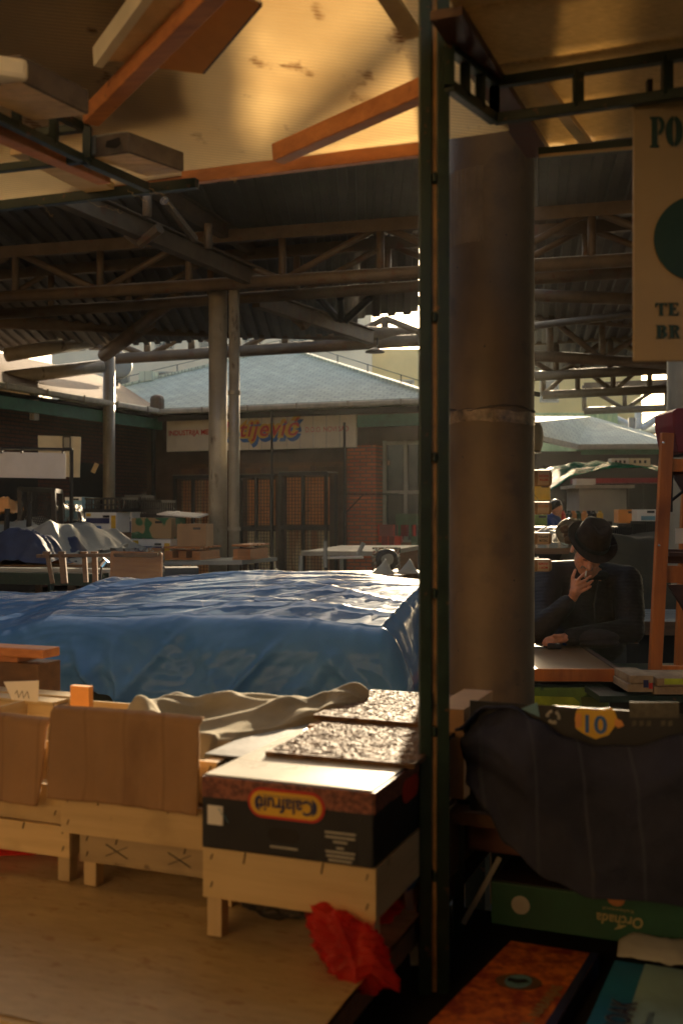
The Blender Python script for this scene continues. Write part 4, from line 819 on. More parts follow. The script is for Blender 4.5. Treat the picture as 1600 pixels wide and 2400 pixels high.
# covered mound with black crates on it
heap('covered_mound', m_olive, P(1500, 1420, 9.4), 0.95, .9, .62, 0, 6.6, 'dark olive cover over a mound of goods behind the man', 'cover', .06, 50)
mbx = thing('stall_table', 'dark table under the olive covered mound', 'table', (P(1500, 0, 9.4).x, 9.4, 0)); MB().box((P(1500, 0, 9.4).x, 9.4, .36), (1.9, 1.7, .7)).build('base', m_dark, mbx)
for k, (px0, px1, yt, yb, lab) in enumerate(((1438, 1478, 1236, 1282, 'black plastic crate with a white tag on the olive mound, nearest the hat'), (1476, 1512, 1228, 1276, 'black plastic crate in the middle on the olive mound'), (1508, 1550, 1222, 1272, 'black plastic crate on the olive mound behind the orange rack'))):
    plastic_crate(px0, px1, yt, yb, 9.3, lab, rz=.1, depth=.35)
tg = MB().box(P(1447, 1263, 9.13), (.05, .004, .04)).build('price_tag', m_white); tag(tg, 'small white tag on the black crate right of the hat', 'tag')
# plank table and white post behind the rack
pt = thing('plank_table', 'grey plank topped table between the man and the white post', 'table', (P(1560, 0, 7.6).x, 7.6, 0))
for i in range(6): MB().beam(P(1470, 1434 + i * 5.5, 8.2 - i * .16) , P(1720, 1436 + i * 5.5, 8.1 - i * .16), .15, .03).build('plank', m_kiosk, pt)
MB().beam(P(1470, 1472, 7.32), P(1720, 1474, 7.22), .04, .09).build('edge_board', m_brownwood, pt); MB().box((P(1590, 0, 7.8).x, 7.8, .36), (.9, .5, .72)).build('base', m_dark, pt)
wp = MB().lathe([(.17, 0), (.17, 4.5)], (P(1612, 0, 8.7).x, 8.7, 0), 32).build('white_post', m_steel); tag(wp, 'thick cream painted steel post behind the orange timber rack', 'post')
bt_ = MB().lathe([(.0, 0), (.018, 0), (.018, .10), (.01, .13), (.0, .13)], P(1496, 1432, 7.5), 12).build('bottle', m_greenprint); tag(bt_, 'small green bottle standing on the plank table beside the man', 'bottle')
# orange timber rack
rkk = thing('timber_rack', 'orange stained timber rack leaning beside the table of the man', 'rack', P(1560, 1580, 5.3))
MB().beam(P(1533, 1580, 5.2), P(1562, 1015, 5.2), .058, .045, up=(0, -1, 0)).build('upright', m_rack, rkk, bevel=.003)
MB().beam(P(1592, 1570, 5.75), P(1612, 1100, 5.75), .058, .045, up=(0, -1, 0)).build('upright', m_rack, rkk, bevel=.003)
for y, h, m_, Yr in ((1090, 30, m_rack, 5.24), (1345, 40, m_rack, 5.24), (1572, 26, m_rack, 5.24), (1303, 34, m_rackd, 5.40)):
    MB().beam(P(1553 - (y - 1090) * .045, y, Yr), P(1720, y + 4, Yr - .05), .04, h / FPX * 5.2).build('rail', m_, rkk, bevel=.003)
MB().beam(P(1552, 1296, 5.46), P(1720, 1300, 5.42), .34, .02).build('shelf', m_rackd, rkk)
for (x0, x1, y0, y1) in ((1562, 1602, 1370, 1452), (1568, 1606, 1105, 1188)):
    MB().prism([(0, 0), (1, 0), (1, -1), (.62, -1)], P(x0, y0, 5.30), P(x1 + 40, y0, 5.30) - P(x0, y0, 5.30), Vector((0, 0, (y1 - y0) / FPX * 5.3)), .03).build('bracket', m_rackd, rkk)
MB().tube(P(1570, 1175, 5.26), P(1640, 1120, 5.2), .008, 6).build('wire_stay', m_wire, rkk); MB().tube(P(1574, 1050, 5.26), P(1572, 1200, 5.26), .006, 6).build('wire_stay', m_wire, rkk)
for x, y in ((1553, 1037), (1543, 1278)): MB().lathe([(.006, 0), (.004, .006)], P(x, y, 5.168), 10, Matrix.Rotation(R(90), 3, 'X')).build('screw', m_metal, rkk)
cb_ = thing('crimson_bin', 'crimson plastic bin on top of the orange timber rack', 'bin', P(1640, 1085, 5.3))
MB().prism([(0, 0), (.9, 0), (1, .62), (.97, .66), (.97, .95), (.9, 1), (-.02, 1), (-.1, .93), (-.1, .62)], P(1588, 1060, 5.2), (.26, 0, 0), (0, 0, .215), -.3).build('shell', m_crimson, cb_, bevel=.004)
MB().box(P(1650, 1062, 5.35), (.24, .28, .03)).build('base', m_blackpl, cb_)
pc = MB().box(P(1605, 1256, 5.28), (.10, .004, .075)).build('paper_sheet', m_white); tag(pc, 'white paper sheet propped on the shelf of the orange rack', 'paper')
for i, (px, y) in enumerate(((1596, 1078), (1590, 1282))):
    pass
# low stand with torn cartons in front of the rack
lw = thing('stall_table', 'low dark table carrying the orange rack and the torn cartons', 'table', (P(1580, 0, 5.1).x, 5.2, 0))
MB().box((P(1590, 0, 5.2).x, 5.42, .695), (.75, .95, .04)).build('tabletop', m_green, lw); MB().box((P(1590, 0, 5.2).x, 5.5, .33), (.7, .7, .66)).build('base', m_dark, lw)
m_torn = M('torn_print_paper', (.46, .34, .20), .8, col2=(.20, .13, .07), scale=9, contrast=.35, bump=.5, bscale=20, bdist=.01)
for i, (x0, x1, y0, y1, lab) in enumerate(((1468, 1528, 1582, 1622, 'worn flattened carton with blue and red print at the foot of the orange rack'), (1530, 1680, 1588, 1628, 'crumpled yellowed cartons with a yellow strip at the foot of the orange rack'))):
    Yc = 4.86; r = thing('torn_carton', lab, 'carton', P((x0 + x1) / 2, y1, Yc), 0, 'torn cartons at the rack')
    xa, xb = P(x0, 0, Yc).x, P(x1, 0, Yc).x; za, zb_ = P(0, y0, Yc).z, P(0, y1, Yc).z
    for k in range(2): MB().box(((xa + xb) / 2 + .004 * k, Yc + .12, zb_ + (za - zb_) * (.25 + .5 * k)), (xb - xa - .01 * k, .26, (za - zb_) * .47), .03 * k).build('layer', m_torn, r, bevel=.004)
    if i == 0:
        MB().box((xb - .034, Yc - .013, zb_ + .04), (.022, .004, .034)).build('blue_print', m_navy, r); MB().box((xb - .012, Yc - .013, zb_ + .03), (.016, .004, .026)).build('red_print', m_red, r)
    else: MB().box(((xa + xb) / 2, Yc - .013, za - .016), (.2, .004, .026)).build('yellow_strip', m_stick, r)
    MB().box(((xa + xb) / 2, Yc + .10, zb_ - (zb_ - .0) / 2), (xb - xa - .02, .2, zb_)).build('stand', m_dark, r) if False else None
lt = MB().box((P(1580, 0, 4.95).x, 4.99, .70), (.75, .30, .03)); o = lt.build('bench_board', m_green); tag(o, 'narrow green ledge under the torn cartons before the orange rack', 'board')
# ------------------------------------------------------------------ table of the man
mtf = P(1255, 1563, 5.2); mta = thing('market_table', 'green market cabinet with brown wooden top where the man leans', 'table', (P(1437, 0, 5.14).x, 5.14, 0), R(-2.0), local=True)
TZ = .78; MWd = 1.0
m_top = wood('varnished_tabletop', (.24, .135, .05), (.14, .07, .025), 0, .34)
MB().box((-MWd / 2, .50, TZ - .0), (MWd, 1.0, .03)).build('tabletop', m_top, mta, bevel=.002)
MB().box((-MWd / 2, -.014, TZ - .014), (MWd, .024, .060)).build('front_edge', m_rack, mta, bevel=.002)
MB().box((.018, .48, TZ - .02), (.03, 1.0, .075)).build('side_rail', m_rackd, mta, bevel=.003); MB().box((.055, .5, TZ - .05), (.03, 1.0, .05)).build('metal_channel', m_steel, mta)
MB().box((-MWd / 2, .5, .36), (MWd - .04, .92, .70)).build('cabinet', m_green, mta)
MB().box((-MWd / 2 - .03, .026, .40), (MWd - .14, .02, .60)).build('door', m_greenlt, mta, bevel=.006)
MB().box((-.045, .028, .36), (.05, .03, .70)).build('stile', m_greenlt, mta, bevel=.004)
stk = MB().prism([(0, 0), (.225, 0), (.228, .16), (.20, .185), (0, .19)], (-.39, .012, .47), (1, 0, 0), (0, 0, 1), .004).build('sheet', m_stick, mta)
MB().prism([(0, 0), (.02, 0), (.11, .185), (-.02, .185)], (-.135, .013, .47), (1, 0, 0), (0, 0, 1), .003).build('stain_patch', m_greenprint if False else M('olive_patch', (.12, .15, .03), .6), mta)
lettering('JKП "Тржница" Нови Сад', 'lettering', m_white, stk, (-.355, .006, .60), (1, 0, 0), (0, 0, 1), .02, width=.145, bold=.0004, lift=.004)
# small things on it
cap = thing('wool_bundle', 'dark folded woollen cap lying on the brown tabletop before the man', 'cap', G(1385, 1522, TZ + .02)); cc = G(1385, 1515, TZ + .016)
MB().ellipsoid(cc + Vector((0, 0, .05)), (.155, .10, .05), Matrix.Rotation(-.1, 3, 'Z')).ellipsoid(cc + Vector((.03, -.05, .025)), (.115, .07, .028)).build('cap_body', M('dark_wool', (.035, .026, .022), .95, var=.3, bump=.6, bscale=160), cap, smooth=True)
for nm, px, y, sz, m_, lab, ct in (('wallet', 1298, 1521, (.075, .05, .03), m_blackpl, 'small black pouch left of the dark cap on the tabletop', 'pouch'), ('wood_block', 1266, 1508, (.05, .06, .03), m_pine, 'small pale wooden block on the tabletop beside the pillar', 'block'), ('blue_lighter', 1322, 1513, (.025, .02, .016), m_blueprint, 'tiny blue lighter between the pouch and the cap', 'lighter'), ('knife', 1270, 1520, (.10, .015, .008), m_metal, 'thin shiny knife lying beside the black pouch', 'knife'), ('key_ring', 1462, 1507, (.05, .03, .012), m_metal, 'shiny keys right of the dark cap near the elbow of the man', 'keys'), ('phone', 1483, 1512, (.06, .04, .01), m_blackpl, 'flat dark phone at the right end of the tabletop', 'phone')):
    c = G(px, y, TZ + .015); r = thing(nm, lab, ct, c)
    MB().box(c + Vector((0, 0, sz[2] / 2 + .001)), sz, random.uniform(-.3, .3)).build('body', m_, r, bevel=min(sz) * .25)
    MB().box(c + Vector((sz[0] * .2, -sz[1] * .1, sz[2] + .003)), (sz[0] * .3, sz[1] * .5, .005), .1).build('clasp', m_metal if m_ is not m_metal else m_blackpl, r)
# ------------------------------------------------------------------ hanging wooden rolls beside the pillar
Yh = 4.95
hs = ((1101, 1140, '…'), (1176, 1206, ''), (1248, 1276, ''), (1310, 1340, ''))
txts = (('ČEŠKI', 'KISEL'), ('KOSTIM', ''), ('PUŽEVI', 'MOTILAC'), ('MUŠKA', 'KOŠULJA'))
labs = ('topmost hanging wooden roll with a red lettered paper label beside the pillar', 'second hanging wooden roll from the top with a faded paper label', 'third hanging wooden roll from the top with a dark lettered label', 'lowest hanging wooden roll with a paper label at the shoulder of the man')
words = (('SEČENI', 'KUSI', m_red), ('KOSTIM', '', m_cardo), ('PULLANI', 'MOTISAC', m_black), ('SIREVI', '1 KOM', m_red))
for k, ((y0, y1, _), lab) in enumerate(zip(hs, labs)):
    yc = (y0 + y1) / 2; r = (y1 - y0) / 2 / FPX * Yh; x0, x1 = P(1205, 0, Yh).x, P(1291, 0, Yh).x; z = P(0, yc, Yh).z
    o = thing('hanging_roll', lab, 'roll', ((x0 + x1) / 2, Yh, z - r), 0, 'wooden rolls hanging beside the pillar')
    MB().lathe([(r * .3, x0), (r, x0 + .002), (r, x1 - .01), (r * .85, x1 - .002), (r * .3, x1)], (0, Yh, z), 20, Matrix(((0, 0, 1), (0, 1, 0), (-1, 0, 0)))).build('roll', m_straw, o, smooth=False)
    lx0, lx1 = P(1256, 0, Yh).x, P(1283, 0, Yh).x
    lbm = MB().grid(lambda u, v: Vector((lx0 + (lx1 - lx0) * u, Yh - (r + .0015) * math.cos((v - .5) * 1.9), z + (r + .0015) * math.sin((v - .5) * 1.9))), 4, 10).build('paper_label', m_labelp, o, smooth=True)
    lettering(words[k][0], 'lettering', words[k][2], lbm, (lx0 + .004, Yh - r - .0025, z + .004), (1, 0, 0), (0, 0, 1), .014, width=lx1 - lx0 - .01, bold=.0003)
    if words[k][1]: lettering(words[k][1], 'lettering', words[k][2], lbm, (lx0 + .008, Yh - r - .0025, z - .014), (1, 0, 0), (0, 0, 1), .014, width=lx1 - lx0 - .016, bold=.0003)
    hh = MB(); ap = Vector((P(1243, 0, Yh).x, Yh, z + r + .05)); trg = [ap, Vector((P(1263, 0, Yh).x, Yh, z + r + .006)), Vector((P(1215, 0, Yh).x, Yh, z + r + .006)), ap]
    hh.path(trg, .0022, 5); hh.path([ap, ap + Vector((0, 0, .10))], .0018, 5); hh.build('wire_hanger', m_wire, o)
bx = thing('hanging_tin', 'round beige tin hanging beside the upper part of the pillar', 'tin', P(1240, 1058, Yh))
MB().lathe([(.02, 0), (.085, .002), (.095, .03), (.10, .07), (.095, .11), (.085, .134), (.02, .136)], P(1222, 1060, Yh), 28).build('tin_body', m_beigebox, bx, smooth=True)
MB().lathe([(.088, 0), (.09, .004)], P(1222, 1062, Yh), 28).build('rim', m_metal, bx); MB().tube(P(1222, 992, Yh), P(1222, 930, Yh), .003, 6).build('hanger', m_wire, bx)
MB().path([P(1262, 990, Yh), P(1268, 1025, Yh), P(1264, 1056, Yh), P(1243, 1100, Yh)], .0018, 5).build('wire', m_wire, bx)
# ------------------------------------------------------------------ concrete pillar
pc_ = Vector((P(1150, 0, 4.4).x, 4.4, 0)); PR = .176
pl = thing('round_pillar', 'thick round brown stained pillar in the middle of the market', 'pillar', pc_)
sh = MB().grid(lambda u, v: pc_ + Vector(((PR + .0012 * fbm(u * 9, v * 30, 1)) * math.cos(u * 2 * math.pi), (PR + .0012 * fbm(u * 9, v * 30, 1)) * math.sin(u * 2 * math.pi), v * 4.5)), 72, 120).build('shaft', m_concrete, pl, smooth=True)
bz = P(0, 975, 4.4 - PR).z
m_band = M('grey_tape_band', (.20, .14, .085), .35, var=.7, scale=18, bump=.6, bscale=30, bdist=.006)
def wrap(zc, hh_, wob, mat, nm, a0=0.0, a1=1.0, lift=.003):
    return MB().grid(lambda u, v: pc_ + Vector(((PR + lift + .003 * fbm(u * 20, v * 3, zc)) * math.cos((a0 + (a1 - a0) * u) * 2 * math.pi), (PR + lift + .003 * fbm(u * 20, v * 3, zc)) * math.sin((a0 + (a1 - a0) * u) * 2 * math.pi), zc + (v - .5) * hh_ + wob * math.sin(u * 12) + .006 * fbm(u * 14, v, 5))), 90, 4).build(nm, mat, pl, smooth=True)
wrap(bz, .05, .006, m_band, 'tape_band'); wrap(bz + .035, .008, .008, M('dark_tape', (.05, .035, .022), .6), 'seam_band', .4, 1.0, lift=.003)
wrap(P(0, 475, 4.23).z, .30, 0, M('dark_patch_paint', (.16, .115, .07), .7, var=.3), 'paint_patch', .50, .70, lift=.0016)
MB().beam(pc_ + Vector((.05, .17, P(0, 925, 4.95).z)), pc_ + Vector((P(1262, 0, Yh).x - pc_.x, Yh - 4.4, P(0, 925, 4.95).z)), .012, .02).build('hook_arm', m_wire, pl)
# ------------------------------------------------------------------ foreground stall, in its own rotated frame
FU, FV = dirs(21.5); FO = Vector((-0.03, 1.875, 0)); FR = R(-21.5); TZ1 = 0.65
def F(u, v, z): return FO + FU * u + FV * v + Vector((0, 0, z))
def upx(px, v):                        # where a photograph column meets the line v = const of the stall frame
    k = (px - 800) / FPX; b = FO + FV * v; return (k * b.y - b.x) / (FU.x - k * FU.y)
ft = thing('market_table', 'foreground market table covered with worn wood-print sheet under the pine crates', 'table', FO, FR, local=True)
def top_fn(u, v):
    x = -2.3 + 2.3 * u; y = -.17 + 1.67 * v
    z = TZ1 - .004 + .006 * fbm(x * 3, y * 5, 3, 3) * (1 if y < .9 else .3)
    z += .022 * math.exp(-((y - .30 + .05 * math.sin(x * 7)) / .05) ** 2) * max(0, math.sin(x * 5.5 + 1.2)) * sstep(-1, -.05, x) * (0.5 if x > -.4 else .5)
    return Vector((x, y, z))
MB().grid(top_fn, 170, 120).build('cover_sheet', m_tabletop, ft, smooth=True)
MB().box((-1.15, .66, TZ1 - .05), (2.28, 1.64, .05)).build('tabletop', m_brownwood, ft); MB().box((-1.15, -.175, TZ1 - .045), (2.3, .02, .075)).build('front_strip', m_pine, ft)
for x in (-2.2, -.08):
    for y in (0, 1.4): MB().box((x, y, .3), (.06, .06, .6)).build('leg', m_green, ft)
def crate(u, v, w, d, z, h, leg, label, front=1, z_gap=0.0, dirty=False, group='pine fruit crates on the foreground table'):
    """slatted pine crate: corner posts that run down as feet, boards nailed on, thin base"""
    c = F(u + w / 2, v + d / 2, z); r = thing('wooden_crate', label, 'crate', c, FR, group, local=True)
    X, Y = w / 2, d / 2; p = .034
    for sx in (-1, 1):
        for sy in (-1, 1): MB().box((sx * (X - p / 2 - .006), sy * (Y - p / 2 - .009), (leg + h) / 2), (p, p, leg + h)).build('leg', m_pine_v, r, bevel=.002)
    n = front; bh = (h - z_gap * (n - 1)) / n
    for i in range(n):
        zc = leg + bh / 2 + i * (bh + z_gap)
        for sy in (-1, 1):
            f = MB().box((0, sy * (Y - .0045), zc), (w, .008, bh)).build('board', m_dirtpine if dirty else m_pine, r, bevel=.0012)
            if sy < 0:
                nm = MB()
                for sx in (-1, 1):
                    for k in (-.28, .28): nm.beam((sx * (X - .02), -Y - .0012, zc + k * bh), (sx * (X - .02) + .004, -Y - .0012, zc + k * bh + .012), .0016, .0022, up=(0, 1, 0))
                for q in (-.25, .2): nm.beam((q * w, -Y - .0012, zc + bh * .28), (q * w + .004, -Y - .0012, zc + bh * .5), .0016, .0026, up=(0, 1, 0))
                nm.build('staples', m_wire, f)
        for sx in (-1, 1): MB().box((sx * (X - .0035), 0, zc), (.007, d - .019, bh)).build('side_board', m_pine_d, r, bevel=.001)
    for k in range(4): MB().box((0, -Y + d * (k + .5) / 4, leg + .005), (w - .02, d / 4 - .012, .006)).build('base_slat', m_pine, r)
    return r
m_dirtpine = add_spots(wood('weathered_pine', (.40, .29, .15), (.26, .18, .09), 0), (.12, .08, .04), 16, .62, .7)
crate(-.387, .262, .389, .52, TZ1, .105, .085, 'pine crate with one wide board at the table corner under the black printed carton')
crate(-.812, .425, .41, .50, TZ1, .065, .06, 'low weathered pine crate with scratched crosses at the bottom of the middle stack', dirty=True)
crate(-1.30, .43, .455, .50, TZ1, .075, .06, 'low pine crate at the bottom of the left stack over the red bag')
crate(-.860, .416, .425, .52, .7765, .205, .0, 'tall pine crate of the middle stack behind the large cardboard sheet', front=2, z_gap=.012)
crate(-1.34, .44, .465, .52, .787, .20, .0, 'pine crate of the left stack behind the small cardboard sheet', front=2, z_gap=.012)
sc = MB()   # scratched crosses on the weathered crate
for cx in (-.57, -.72):
    for s_ in (-1, 1): sc.beam(F(cx - .03, .4235, .755 - s_ * .012), F(cx + .03, .4235, .755 + s_ * .014 - .004), .0012, .002, up=FV)
kn = [o for o in COL.objects if o.name.startswith('wooden_crate') and 'crosses' in o.get('label', '')][0]
sc2 = MB();
for cx in (-.10, .07):
    for s_ in (-1, 1): sc2.beam((cx - .03, -.2512, .095 - s_ * .014), (cx + .03, -.2512, .095 + s_ * .014), .0014, .0024, up=(0, 1, 0))
sc2.build('scratched_cross', m_wire, kn)
# sunlit crate and lidded boxes farther back on the left
ur = upx(140, .90)
crate(ur - .50, .90, .50, .15, .74, .235, .0, 'sunlit orange pine crate at the left edge behind the small cardboard sheet', front=3, z_gap=.01)
lidb = MB();
for k in range(2): lidb.box(F(ur - .26, .93 + k * .075, .983 + .004 * k), (.50, .07, .010), FR + .03 * (k - 1.5))
o = lidb.build('slatted_lid', m_pine); tag(o, 'bright loose pine slats lying on the sunlit crate at the left edge', 'slats')
ub_ = upx(90, 1.13) - .25; ul_ = upx(104, 1.12) - .285
bb1 = thing('dark_box', 'dark weathered wooden box with overhanging red-brown lid at the left edge', 'box', F(ub_, 1.19, .855), FR)
MB().box(F(ub_, 1.19, .955), (.50, .12, .20), FR).build('box_body', m_brownwood, bb1, bevel=.003); MB().box(F(ub_ - .05, 1.19, 1.066), (.42, .10, .022), FR).build('spacer', m_redwood, bb1); MB().box(F(ul_, 1.16, 1.091), (.57, .09, .030), FR).build('lid', m_redwood, bb1, bevel=.004)
sp = MB().box(F(ub_ - .05, 1.22, .755), (.55, .30, .20), FR).build('support_crate', m_brownwood); tag(sp, 'brown box hidden under the dark lidded box at the left edge', 'box')
cdn = thing('handwritten_card', 'small pale card with scribbled dark pen marks under the dark box at left', 'card', F(-1.25, 1.06, 1.0), FR)
pq = P(30, 1640, 3.06); MB().prism([(0, 0), (.09, .0), (.092, .06), (-.03, .05)], pq, FU, Vector((0, 0, 1)), .002).build('card', m_white, cdn)
MB().path([pq + FU * (.012 + .006 * i) + Vector((0, 0, .018 + .012 * math.sin(i * 2.1))) - FV * .003 for i in range(9)], .0009, 4).build('pen_marks', m_black, cdn)
eb = MB().box(F(upx(192, .72), .72, 1.030), (.06, .02, .09), FR).build('box_end', m_cardo); tag(eb, 'orange end of a board showing left of the beige blanket', 'board')
# cardboard sheets hung over the crate fronts
def sheet(name, u0, u1, v, z0, z1, label, lean=.012, curl=.01, seed=1, skew=0.0):
    def f(a, b):
        z = z0 + (z1 - z0) * b; y = -.012 - lean * (1 - b) + curl * .35 * fbm(a * 2, b * 1.5, seed, 2) + .0018 * math.sin(a * 44) * (a > .25) - .006 * math.cos(a * 6.3)
        if b > .93: y += (b - .93) * .25
        return F(u0 + (u1 - u0) * a + skew * (1 - b) + .0015 * fbm(b * 4, a, seed), v + y, z + .0012 * fbm(a * 5, seed, b * .1) - .006 * a * 0)
    o = MB().grid(f, 60, 30).build(name, m_card, smooth=True, solid=.004); return tag(o, label, 'cardboard')
sheet('cardboard_sheet', -.868, -.462, .405, .868, 1.085, 'large creased cardboard sheet over the front of the middle pine crates', seed=2, skew=.0)
sheet('cardboard_sheet', -1.36, -.892, .43, .838, 1.048, 'smaller wrinkled cardboard sheet over the front of the left pine crate', seed=6, curl=.016, skew=-.022)
# beige blanket over long boxes
_b = random.Random(5); BLF = [(_b.uniform(.1, .8), _b.uniform(.0, .9), _b.uniform(-1.4, .9), _b.uniform(.03, .10), _b.uniform(.008, .022)) for _ in range(14)]
def blanket(u, v):
    # u runs from front-left to back-right, v from the near edge to the far edge
    def pl(tab, q):
        for (q0, a0, b0), (q1, a1, b1) in zip(tab, tab[1:]):
            if q <= q1: f = (q - q0) / (q1 - q0); return F(a0 + (a1 - a0) * f, b0 + (b1 - b0) * f, 0)
        return F(tab[-1][1], tab[-1][2], 0)
    p0, p1_ = pl(((0, -.87, .47), (.5, -.47, .50), (1.0, -.325, 1.06)), u), pl(((0, -.86, .98), (.5, -.62, 1.18), (1.0, -.335, 1.18)), u)
    p = p0.lerp(p1_, v) + FU * (.012 * fbm(v * 3, u, 2, 2)) + FV * (.012 * fbm(u * 5, v, 7, 2)); k = math.sin(max(0, min(1, v)) * math.pi)
    z = .962 + .026 * k * (1 + 1.2 * math.exp(-((u - .10) / .07) ** 2) + .5 * math.exp(-((u - .56) / .2) ** 2) - .6 * math.exp(-((u - .27) / .10) ** 2)) + .010 * fbm(u * 3.5, v * 2, 4.4, 2)
    for (v0, u0, sl_, wd, am) in BLF: z += am * math.exp(-abs((v - v0 - sl_ * (u - u0)) / wd) ** 1.5) * sstep(u0 - .35, u0, u) * (1 - sstep(u0 + .25, u0 + .6, u))
    z += .35 * crumple(u * 1.1, v * .6, 4.0)
    if v < .20: z -= (.20 - v) / .20 * (.035 if u < .45 else .075); p -= FV * (.20 - v) * .05
    if v > .85: z -= (v - .85) * .4
    z += .018 * u
    return p + Vector((0, 0, z + (.022 * math.sin(min(1, (u - .8) / .2) * math.pi) if u > .8 else 0)))
bl = MB().grid(blanket, 130, 80).build('blanket', m_cloth, smooth=True, solid=.008); tag(bl, 'rumpled beige blanket thrown over the crates behind the large cardboard sheet', 'blanket')
ib = MB().box(F(-.66, .80, .88), (.40, .36, .16), FR).build('covered_box', m_brownwood); tag(ib, 'brown box underneath the beige blanket behind the middle crates', 'box')
# long black box with a pale strip, between blanket and hardboard
lbx = thing('black_box', 'long black box with a pale stripe between the beige blanket and the hardboard', 'box', F(-.40, .86, .84), FR)
MB().box(F(-.435, .86, .905), (.10, .80, .15), FR).build('box_body', m_black, lbx, bevel=.004); MB().box(F(-.487, .70, .955), (.004, .40, .022), FR).build('pale_stripe', m_greyprint, lbx); MB().box(F(-.435, .86, .985), (.11, .81, .008), FR).build('lid', m_blackpl, lbx, bevel=.002)
# black printed carton on the corner crate
BZ0 = .841; bw, bd_, bh_ = .386, .50, .152
cx = thing('fruit_carton', 'black and brown fruit carton standing upside down with an oval yellow emblem', 'box', F(-.387 + .193, .258 + bd_ / 2, BZ0), FR, local=True)
MB().box((0, 0, bh_ / 2), (bw, bd_, bh_)).build('carton', m_black, cx, bevel=.004)
fy = -bd_ / 2
MB().box((0, fy - .0006, bh_ * .855), (bw - .004, .0025, bh_ * .285)).build('lattice_band', m_pattern, cx); MB().box((bw / 2 + .0006, 0, bh_ * .855), (.0025, bd_ - .004, bh_ * .285)).build('lattice_band', m_pattern, cx)
MB().box((0, .0, bh_ + .0016), (bw - .012, bd_ - .012, .003)).build('white_liner', m_liner, cx)
def pill(w, h, n=14):
    r = h / 2; pts = []
    for k in range(n + 1): a = -math.pi / 2 + math.pi * k / n; pts.append((w / 2 - r + r * math.cos(a), r * math.sin(a)))
    for k in range(n + 1): a = math.pi / 2 + math.pi * k / n; pts.append((-w / 2 + r + r * math.cos(a), r * math.sin(a)))
    return pts
ec = (.004, fy - .0022, bh_ * .72)
em = MB().prism(pill(.172, .062), ec, (1, 0, 0), (0, 0, 1), .0012).build('red_rim', m_red, cx); MB().prism(pill(.160, .050), (ec[0], ec[1] - .0014, ec[2]), (1, 0, 0), (0, 0, 1), .0012).build('yellow_emblem', m_yellow, em)
for sx in (-1, 1): MB().prism([(sx * .058, -.018), (sx * .068, -.010), (sx * .070, 0), (sx * .068, .010), (sx * .058, .018), (sx * .062, 0)][:: sx], (ec[0], ec[1] - .0028, ec[2]), (1, 0, 0), (0, 0, 1), .0008).build('blue_cap', m_navy, em)
lettering('Calafruit', 'emblem_lettering', m_navy, em, (ec[0] + .062, ec[1] - .0030, ec[2] + .013), (-1, 0, 0), (0, 0, -1), .042, width=.124, bold=.0008)
MB().box((ec[0], ec[1] - .0030, ec[2] + .0165), (.105, .0008, .0012)).build('underline', m_navy, em)
MB().prism(pill(.070, .030), (-.002, fy - .0006, bh_ * .30), (1, 0, 0), (0, 0, 1), .0012).build('hand_hole', m_dark, cx)
MB().box((-.16, fy - .001, bh_ * .47), (.036, .0022, .040)).build('white_sticker', m_white, cx); MB().path([(-.152 + .004 * i, fy - .003, bh_ * .47 + .014 - .004 * i + .003 * math.sin(i * 2)) for i in range(7)], .0009, 4).build('blue_scribble', m_bluelt, cx)
for k, wd in enumerate((.066, .064, .03)): MB().box((.122, fy - .0008, bh_ * (.42 - .06 * k)), (wd, .0018, .004)).build('small_print', m_greyprint, cx)
for k, wd in enumerate((.016, .064, .060, .05)): MB().box((.122, fy - .0008, bh_ * (.22 - .055 * k)), (wd, .0018, .004)).build('small_print', m_greyprint, cx)
MB().box((-.002, fy - .0008, bh_ * .135), (.062, .0018, .004)).build('small_print', m_greyprint, cx)
MB().prism(pill(.11, .05), (bw / 2 + .0022, -.02, bh_ * .70), (0, 1, 0), (0, 0, 1), .0012).build('side_emblem', m_red, cx)
# hardboards
def hard(u0, u1, v0, v1, z, label, sk=0.0):
    c = F((u0 + u1) / 2, (v0 + v1) / 2, z); m_ = Matrix.Rotation(FR + sk, 3, 'Z'); w, d = u1 - u0, v1 - v0; n1, n2 = 130, 110; o = MB()
    def top(a, b):
        e = min(a, 1 - a, b, 1 - b); x, y = (a - .5) * w, (b - .5) * d
        h = .0055 + (.0024 * fbm(x * 42, y * 95, z * 50 + u0, 3) + .0016 * fbm(x * 120, y * 200, 3, 2)) * min(e * 40, 1)
        return c + m_ @ Vector((x + (.002 * fbm(y * 40, x * 9, 2, 2) if e < .01 else 0), y, h))
    o.grid(top, n1, n2); nb_ = len(o.v)
    rim = [i for i in range(n1 + 1)] + [j * (n1 + 1) + n1 for j in range(1, n2 + 1)] + [n2 * (n1 + 1) + i for i in range(n1 - 1, -1, -1)] + [j * (n1 + 1) for j in range(n2 - 1, 0, -1)]
    o.v += [o.v[i] - Vector((0, 0, .011)) for i in rim]; k = len(rim)
    o.f += [(rim[i], rim[(i + 1) % k], nb_ + (i + 1) % k, nb_ + i) for i in range(k)] + [tuple(nb_ + i for i in range(k - 1, -1, -1))]
    return tag(o.build('hardboard', m_hard), label, 'hardboard', 'brown hardboards')
hard(-.335, .015, .455, .83, BZ0 + bh_ + .0095, 'nearer textured brown hardboard lying on the white top of the printed carton', .02)
hard(-.375, -.02, .84, 1.27, BZ0 + bh_ + .020, 'farther textured brown hardboard next to the end of the beige blanket', -.015)
u2 = MB().box(F(-.19, 1.02, .915), (.36, .48, .178), FR).build('carton', m_cardp, bevel=.004); tag(u2, 'plain carton carrying the farther brown hardboard', 'box')
u3 = MB().box(F(-.20, 1.02, .737), (.40, .50, .172), FR).build('lower_carton', m_brownwood, bevel=.004); tag(u3, 'brown box beneath the plain carton at the back of the foreground table', 'box')
